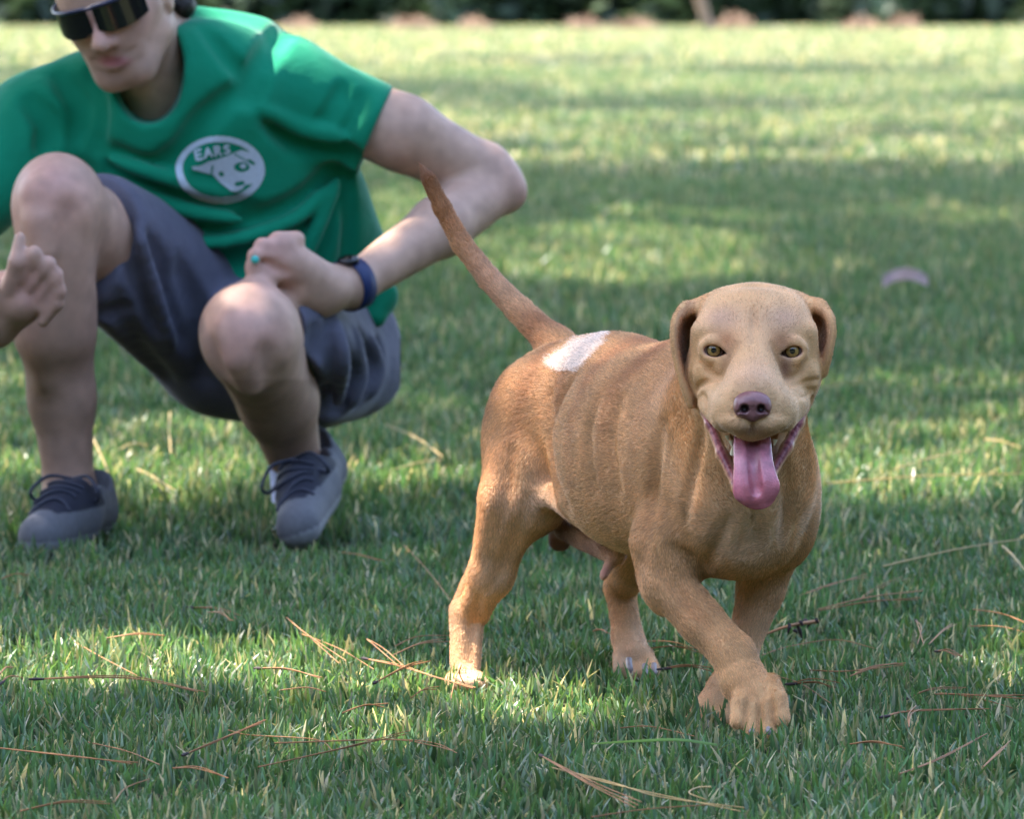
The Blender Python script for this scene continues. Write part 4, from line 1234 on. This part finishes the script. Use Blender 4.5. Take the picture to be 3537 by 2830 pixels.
parts_.append(tube([head(.105, -.006, .027), head(.107, 0, .027), head(.105, .006, .027)], .003, 8))
V_, Q_ = merge(parts_)
o = np_mesh('frame', V_, Q_, m_frame, gl)
# ---- wrist band
m_band = material('band', (.012, .022, .085), .5, spec=.4); m_face = material('watch_face', (.004, .004, .006), .15, spec=.6)
wa, wb = at(362, 281, 8.035), at(342, 288, 8.005)
M = rot(wb - wa, (0, 0, 1)); an = np.linspace(0, 2 * math.pi, 33)[:-1]
ringv = []
for t, rr in ((-.013, .0375), (-.012, .0395), (.012, .0395), (.013, .0375)):
    ringv.append((wa + wb) / 2 + M[0] * t + rr * (np.cos(an)[:, None] * M[1] + np.sin(an)[:, None] * M[2]))
V_ = np.vstack(ringv); j = np.arange(32); j2 = (j + 1) % 32
Q_ = np.vstack([np.stack([k * 32 + j, k * 32 + j2, (k + 1) * 32 + j2, (k + 1) * 32 + j], 1) for k in range(3)])
band = np_mesh('wristband', V_, Q_, m_band, man); band['label'] = 'navy blue fitness band with black face'
fc = Field(axis((wb[0] - .05, wa[0] + .05, .002)), axis((wb[1] - .05, wa[1] + .06, .002)), axis((min(wa[2], wb[2]), max(wa[2], wb[2]) + .06, .002)))
cc_ = (wa + wb) / 2 + M[2] * .036 - np.array([0, .012, 0])
fc.ell(cc_, (.0145, .019, .009), M, .002)
v, q = fc.mesh(); o = np_mesh('face', v, q, m_face, band)
# ---- ring stone on the fist
st = at(255, 260, 7.868)
v, q, _ = ball(st, .0062, 16, 10); o = np_mesh('ring_stone', v, q, material('turquoise', (.05, .42, .36), .35), man); o['label'] = 'small turquoise dot on the fist'
# ---------------------------------------------------------------- fallen needles and straws on the grass
m_ndl = material('dry_needle', (.30, .135, .055), .6, spec=.3, noise=.3, nscale=40)
m_ndl2 = material('straw_needle', (.40, .27, .11), .55, spec=.3, noise=.25, nscale=40)
m_dark = material('needle_sheath', (.05, .035, .035), .8)
def needle(pts, r=.0009, n=2, mat=None, z=.036, z2=None, label='thin dry brown pine needles lying in the mown grass', sheath=False, group='pine needles fallen on the grass', name='pine_needle'):
    z2 = z if z2 is None else z2
    m = len(pts)
    P = [ground(x, y, z + (z2 - z) * i / max(m - 1, 1)) for i, (x, y) in enumerate(pts)]
    if m == 2: P = [P[0], (P[0] + P[1]) / 2 + np.array([0, 0, .004]), P[1]]
    base = np.array(P[0])
    root = None
    tubes = []
    for k in range(n):
        j = rng.normal(0, .0028, (len(P), 3)); j[0] *= .15; j[:, 2] = np.abs(j[:, 2]) * .6
        p = spline(np.array(P) + j * np.linspace(.2, 1.5, len(P))[:, None], 6)
        tubes.append(tube(p, np.linspace(r, r * .7, len(p)), 5))
    V, Q = merge(tubes)
    if sheath:
        root = empty(name, base); np_mesh('needle', V, Q, mat or m_ndl, root)
        d = np.array(P[1]) - np.array(P[0]); d /= np.linalg.norm(d)
        v, q = tube([base - d * .004, base + d * .004, base + d * .014], [.0012, .0021, .0014], 6)
        np_mesh('sheath', v, q, m_dark, root); o = root
    else:
        o = np_mesh(name, V, Q, mat or m_ndl)
    tag(o, label, 'pine needle', group)
    return o
ND = [[(75, 643), (108, 660), (141, 679)], [(32, 680), (128, 679), (201, 694)], [(0, 749), (87, 759), (137, 765)], [(88, 743), (128, 754), (164, 768)], [(173, 769), (226, 779)],
      [(183, 756), (217, 743), (265, 725)], [(228, 731), (251, 736), (308, 742), (336, 753)], [(274, 744), (388, 741), (434, 747), (454, 758)], [(258, 768), (342, 750), (404, 735)],
      [(189, 608), (240, 620)], [(208, 613), (232, 623)], [(286, 618), (308, 638), (340, 664)], [(297, 633), (338, 650), (374, 672)], [(363, 659), (399, 667), (431, 677), (472, 691)], [(367, 640), (397, 667)],
      [(395, 647), (450, 637)], [(393, 656), (448, 641)], [(374, 684), (406, 669), (429, 664)], [(281, 691), (326, 694)], [(107, 639), (167, 639)], [(0, 675), (14, 670)], [(0, 685), (18, 679)],
      [(411, 699), (436, 691)], [(342, 714), (383, 709)], [(114, 803), (146, 782)], [(256, 669), (320, 679)], [(593, 632), (612, 637)], [(645, 642), (702, 652)], [(650, 649), (702, 654)], [(660, 670), (712, 673)],
      [(762, 656), (788, 648), (837, 641), (869, 650)], [(818, 610), (919, 592)], [(820, 611), (921, 601)], [(857, 601), (904, 581)], [(810, 671), (850, 673), (902, 666)], [(850, 677), (902, 666)],
      [(773, 676), (830, 705)], [(788, 685), (837, 690)], [(934, 695), (961, 696), (1030, 702)], [(938, 694), (975, 700), (1030, 712)], [(940, 694), (985, 697), (1030, 698)], [(882, 718), (911, 713), (985, 711)],
      [(618, 729), (650, 729), (697, 740)], [(899, 775), (936, 760), (988, 738)], [(983, 768), (1015, 745)], [(916, 621), (920, 645)], [(929, 645), (956, 625)], [(973, 610), (1028, 627)], [(968, 627), (1028, 635)],
      [(936, 652), (958, 660)], [(909, 728), (916, 711)], [(404, 546), (451, 603)], [(342, 553), (380, 565)], [(540, 756), (591, 784), (640, 810)], [(591, 818), (645, 810), (714, 807)], [(0, 580), (28, 577)],
      [(800, 596), (870, 578)], [(905, 700), (960, 690)], [(20, 812), (110, 806)], [(850, 745), (905, 752)]]
CNT = ('one dry pine needle', 'two dry pine needles', 'three dry pine needles')
def where(p):
    x, y = np.mean(p, 0)
    if y < 600: return 'on the grass between the person and the dog' if x < 600 else 'on the shaded grass behind the dog'
    if x < 90: return 'in the sunlit grass below the planted shoe'
    if x < 260: return 'in the grass below the gap between the shoes' if y < 700 else 'at the front edge of the sunlit patch'
    if x < 480: return 'in the grass beside the hind paw' if y < 705 else 'in the grass before the hind paw'
    if x < 730: return 'between the front and hind paws' if y < 720 else 'in the grass before the front paws'
    if x < 870: return 'beside the crossed front legs of the dog'
    return 'in the grass well clear of the front paws' if y < 690 else 'in the shaded foreground away from the paws'
for i, p in enumerate(ND):
    k = 1 + (i % 3 != 0) + (i % 4 == 1); sh = i % 4 == 1
    lab = CNT[k - 1] + (' with dark base ' if sh else ' ') + where(p)
    needle(p, r=.0008, n=k, z=.025 + .005 * ((i * 7) % 3), sheath=sh, label=lab)
needle([(550, 768), (610, 784), (665, 800), (744, 812)], .0009, 2, m_ndl2, .030, label='long yellow pine needle below the raised front paw', group=None)
needle([(711, 788), (697, 789), (694, 796), (700, 801)], .0010, 1, m_ndl2, .034, label='curled yellow pine needle beside the long yellow one', group=None)
for p in ([(461, 666), (455, 683), (450, 700)], [(461, 666), (463, 692)]):
    needle(p, .0009, 1, None, .050, .02, label='bent needle leaning on the paw of the hind leg')
FS_ = [[(89, 432), (105, 468)], [(138, 470), (173, 491)], [(170, 413), (172, 456)], [(385, 425), (446, 458)], [(893, 470), (974, 451)], [(826, 484), (1030, 475)], [(883, 567), (1021, 541)], [(1002, 546), (1026, 575)],
       [(120, 450), (145, 446)], [(395, 470), (440, 462)], [(985, 440), (1018, 449)], [(820, 388), (880, 384)], [(600, 215), (640, 195)], [(860, 130), (800, 160)], [(455, 80), (430, 105)]]
for p in FS_:
    far_ = p[0][1] < 300; x, y = np.mean(p, 0)
    lab = 'pale straw stalk lying far back on the open lawn' if far_ else ('pale straw stalk on the lawn between the two shoes' if x < 300 else ('pale straw stalk on the lawn beside the raised heel' if x < 600 else 'pale straw stalk on the sunlit lawn behind the dog'))
    needle(p, .003 if far_ else .0014, 1, m_ndl2, .04, label=lab, group='straw stalks on the lawn behind', name='straw_stalk')
# green blade lying across the grass
P = spline([ground(591, 745, .040), ground(640, 742, .046), ground(680, 741, .046), ground(717, 746, .036)], 8)
w = np.interp(np.linspace(0, 1, len(P)), [0, .5, .85, 1], [.0004, .0018, .0016, .0008])
side = np.array([.1, 1, .3]); side /= np.linalg.norm(side)
V_ = np.vstack([P - side * w[:, None], P + side * w[:, None] + (0, 0, .001), P - side * w[:, None] - (0, 0, .0006), P + side * w[:, None] + (0, 0, .0004)]); k = len(P); i = np.arange(k - 1)
o = np_mesh('grass_blade', V_, np.vstack([np.stack([i, i + 1, i + k + 1, i + k], 1), np.stack([i + 2 * k, i + 3 * k, i + 3 * k + 1, i + 2 * k + 1], 1)]), material('fresh_blade', (.13, .24, .04), .5, translucent=.3))
tag(o, 'long fresh green blade lying across the grass before the front paws', 'grass blade')
# dark twig beside the raised front leg
tw = empty('pine_twig', ground(770, 640))
tag(tw, 'small dark pine twig on the grass beside the crossed front legs', 'twig')
p = spline([ground(758, 638, .034), ground(788, 627, .045), ground(818, 622, .045)], 8)
v, q = tube(p, np.linspace(.0014, .0026, len(p)), 6); np_mesh('stem', v, q, m_ndl, tw)
for (x, y) in ((790, 628), (797, 626), (793, 632), (808, 622), (814, 621), (818, 624), (803, 627), (788, 634)):
    b = ground(x, y, .044); e = b + rng.normal(0, .007, 3)
    v, q = tube(spline([b, (b + e) / 2 + (0, 0, .002), e], 4), np.concatenate([np.linspace(.0012, .0026, 5), np.linspace(.0024, .0006, 4)]), 6); np_mesh('bud_scale', v, q, m_dark, tw)
# fallen leaf further back
lf = ground(905, 306)
u_, w_ = np.meshgrid(np.linspace(0, 1, 15), np.linspace(-1, 1, 7), indexing='ij')
hw = .024 * np.sin(np.pi * np.clip(u_ * .93 + .05, 0, 1))**.8
lv = np.stack([(u_ - .5) * .115, w_ * hw * .6 + .01 * np.sin(u_ * 6), .05 + .022 * np.sin(u_ * 3.0) + .010 * w_**2 + .014 * w_], -1).reshape(-1, 3) + lf
i = (np.arange(14)[:, None] * 7 + np.arange(6)[None]).ravel()
qq = np.stack([i, i + 1, i + 8, i + 7], 1)
o = np_mesh('fallen_leaf', np.vstack([lv, lv - (0, 0, .0012)]), np.vstack([qq, qq[:, ::-1] + 105]), material('dry_leaf', (.48, .33, .30), .6, noise=.3, nscale=30))
tag(o, 'curled pale brown leaf lying alone on the shaded lawn', 'leaf')
# heaps of pine straw along the far edge
def heap(px_, w, h, y=90.0):
    c = np.array([at(px_, 30, y)[0], y, 0])
    n = 260
    q = rng.normal(0, .42, (n, 2)); hh = np.exp(-(q**2).sum(1) * 1.5) * h
    P0 = c + np.stack([q[:, 0] * w, q[:, 1] * .4, hh * rng.uniform(.3, 1, n)], 1)
    d = rng.normal(0, 1, (n, 3)); d[:, 2] *= .35; d /= np.linalg.norm(d, axis=1)[:, None]
    L = rng.uniform(.10, .22, n)[:, None]; s_ = np.cross(d, (0, 0, 1)); s_ /= np.linalg.norm(s_, axis=1)[:, None] + 1e-9
    a, b = P0 - d * L, P0 + d * L; a[:, 2] = a[:, 2].clip(0); b[:, 2] = b[:, 2].clip(0)
    V = np.stack([a - s_ * .012, a + s_ * .012, b + s_ * .012, b - s_ * .012, a + (0, 0, .015), b + (0, 0, .015)], 1).reshape(-1, 3)
    k = np.arange(n)[:, None] * 6
    Q = np.vstack([k + np.array([0, 1, 2, 3]), k + np.array([0, 4, 5, 3]), k + np.array([1, 2, 5, 4])])
    o = np_mesh('straw_heap', V, Q, m_heap, smooth=False)
    tag(o, 'low heap of orange pine straw along the woodland edge', 'straw heap', 'pine straw heaps at the woodland edge')
m_heap = material('pine_straw', (.24, .155, .10), .8, noise=.3, nscale=6)
for x, w, h in ((412, .42, .30), (473, .22, .22), (582, .3, .22), (634, .5, .18), (862, .35, .22), (735, .25, .4), (905, .25, .3), (300, .3, .2)):
    heap(x, w * .85, h * .55)
v, q = tube(spline([at(712, 30, 88), at(706, 18, 88), at(699, -6, 88)], 5), .09, 7)
o = np_mesh('leaning_branch', v, q, m_heap); tag(o, 'thin orange-brown branch leaning at the woodland edge', 'branch')
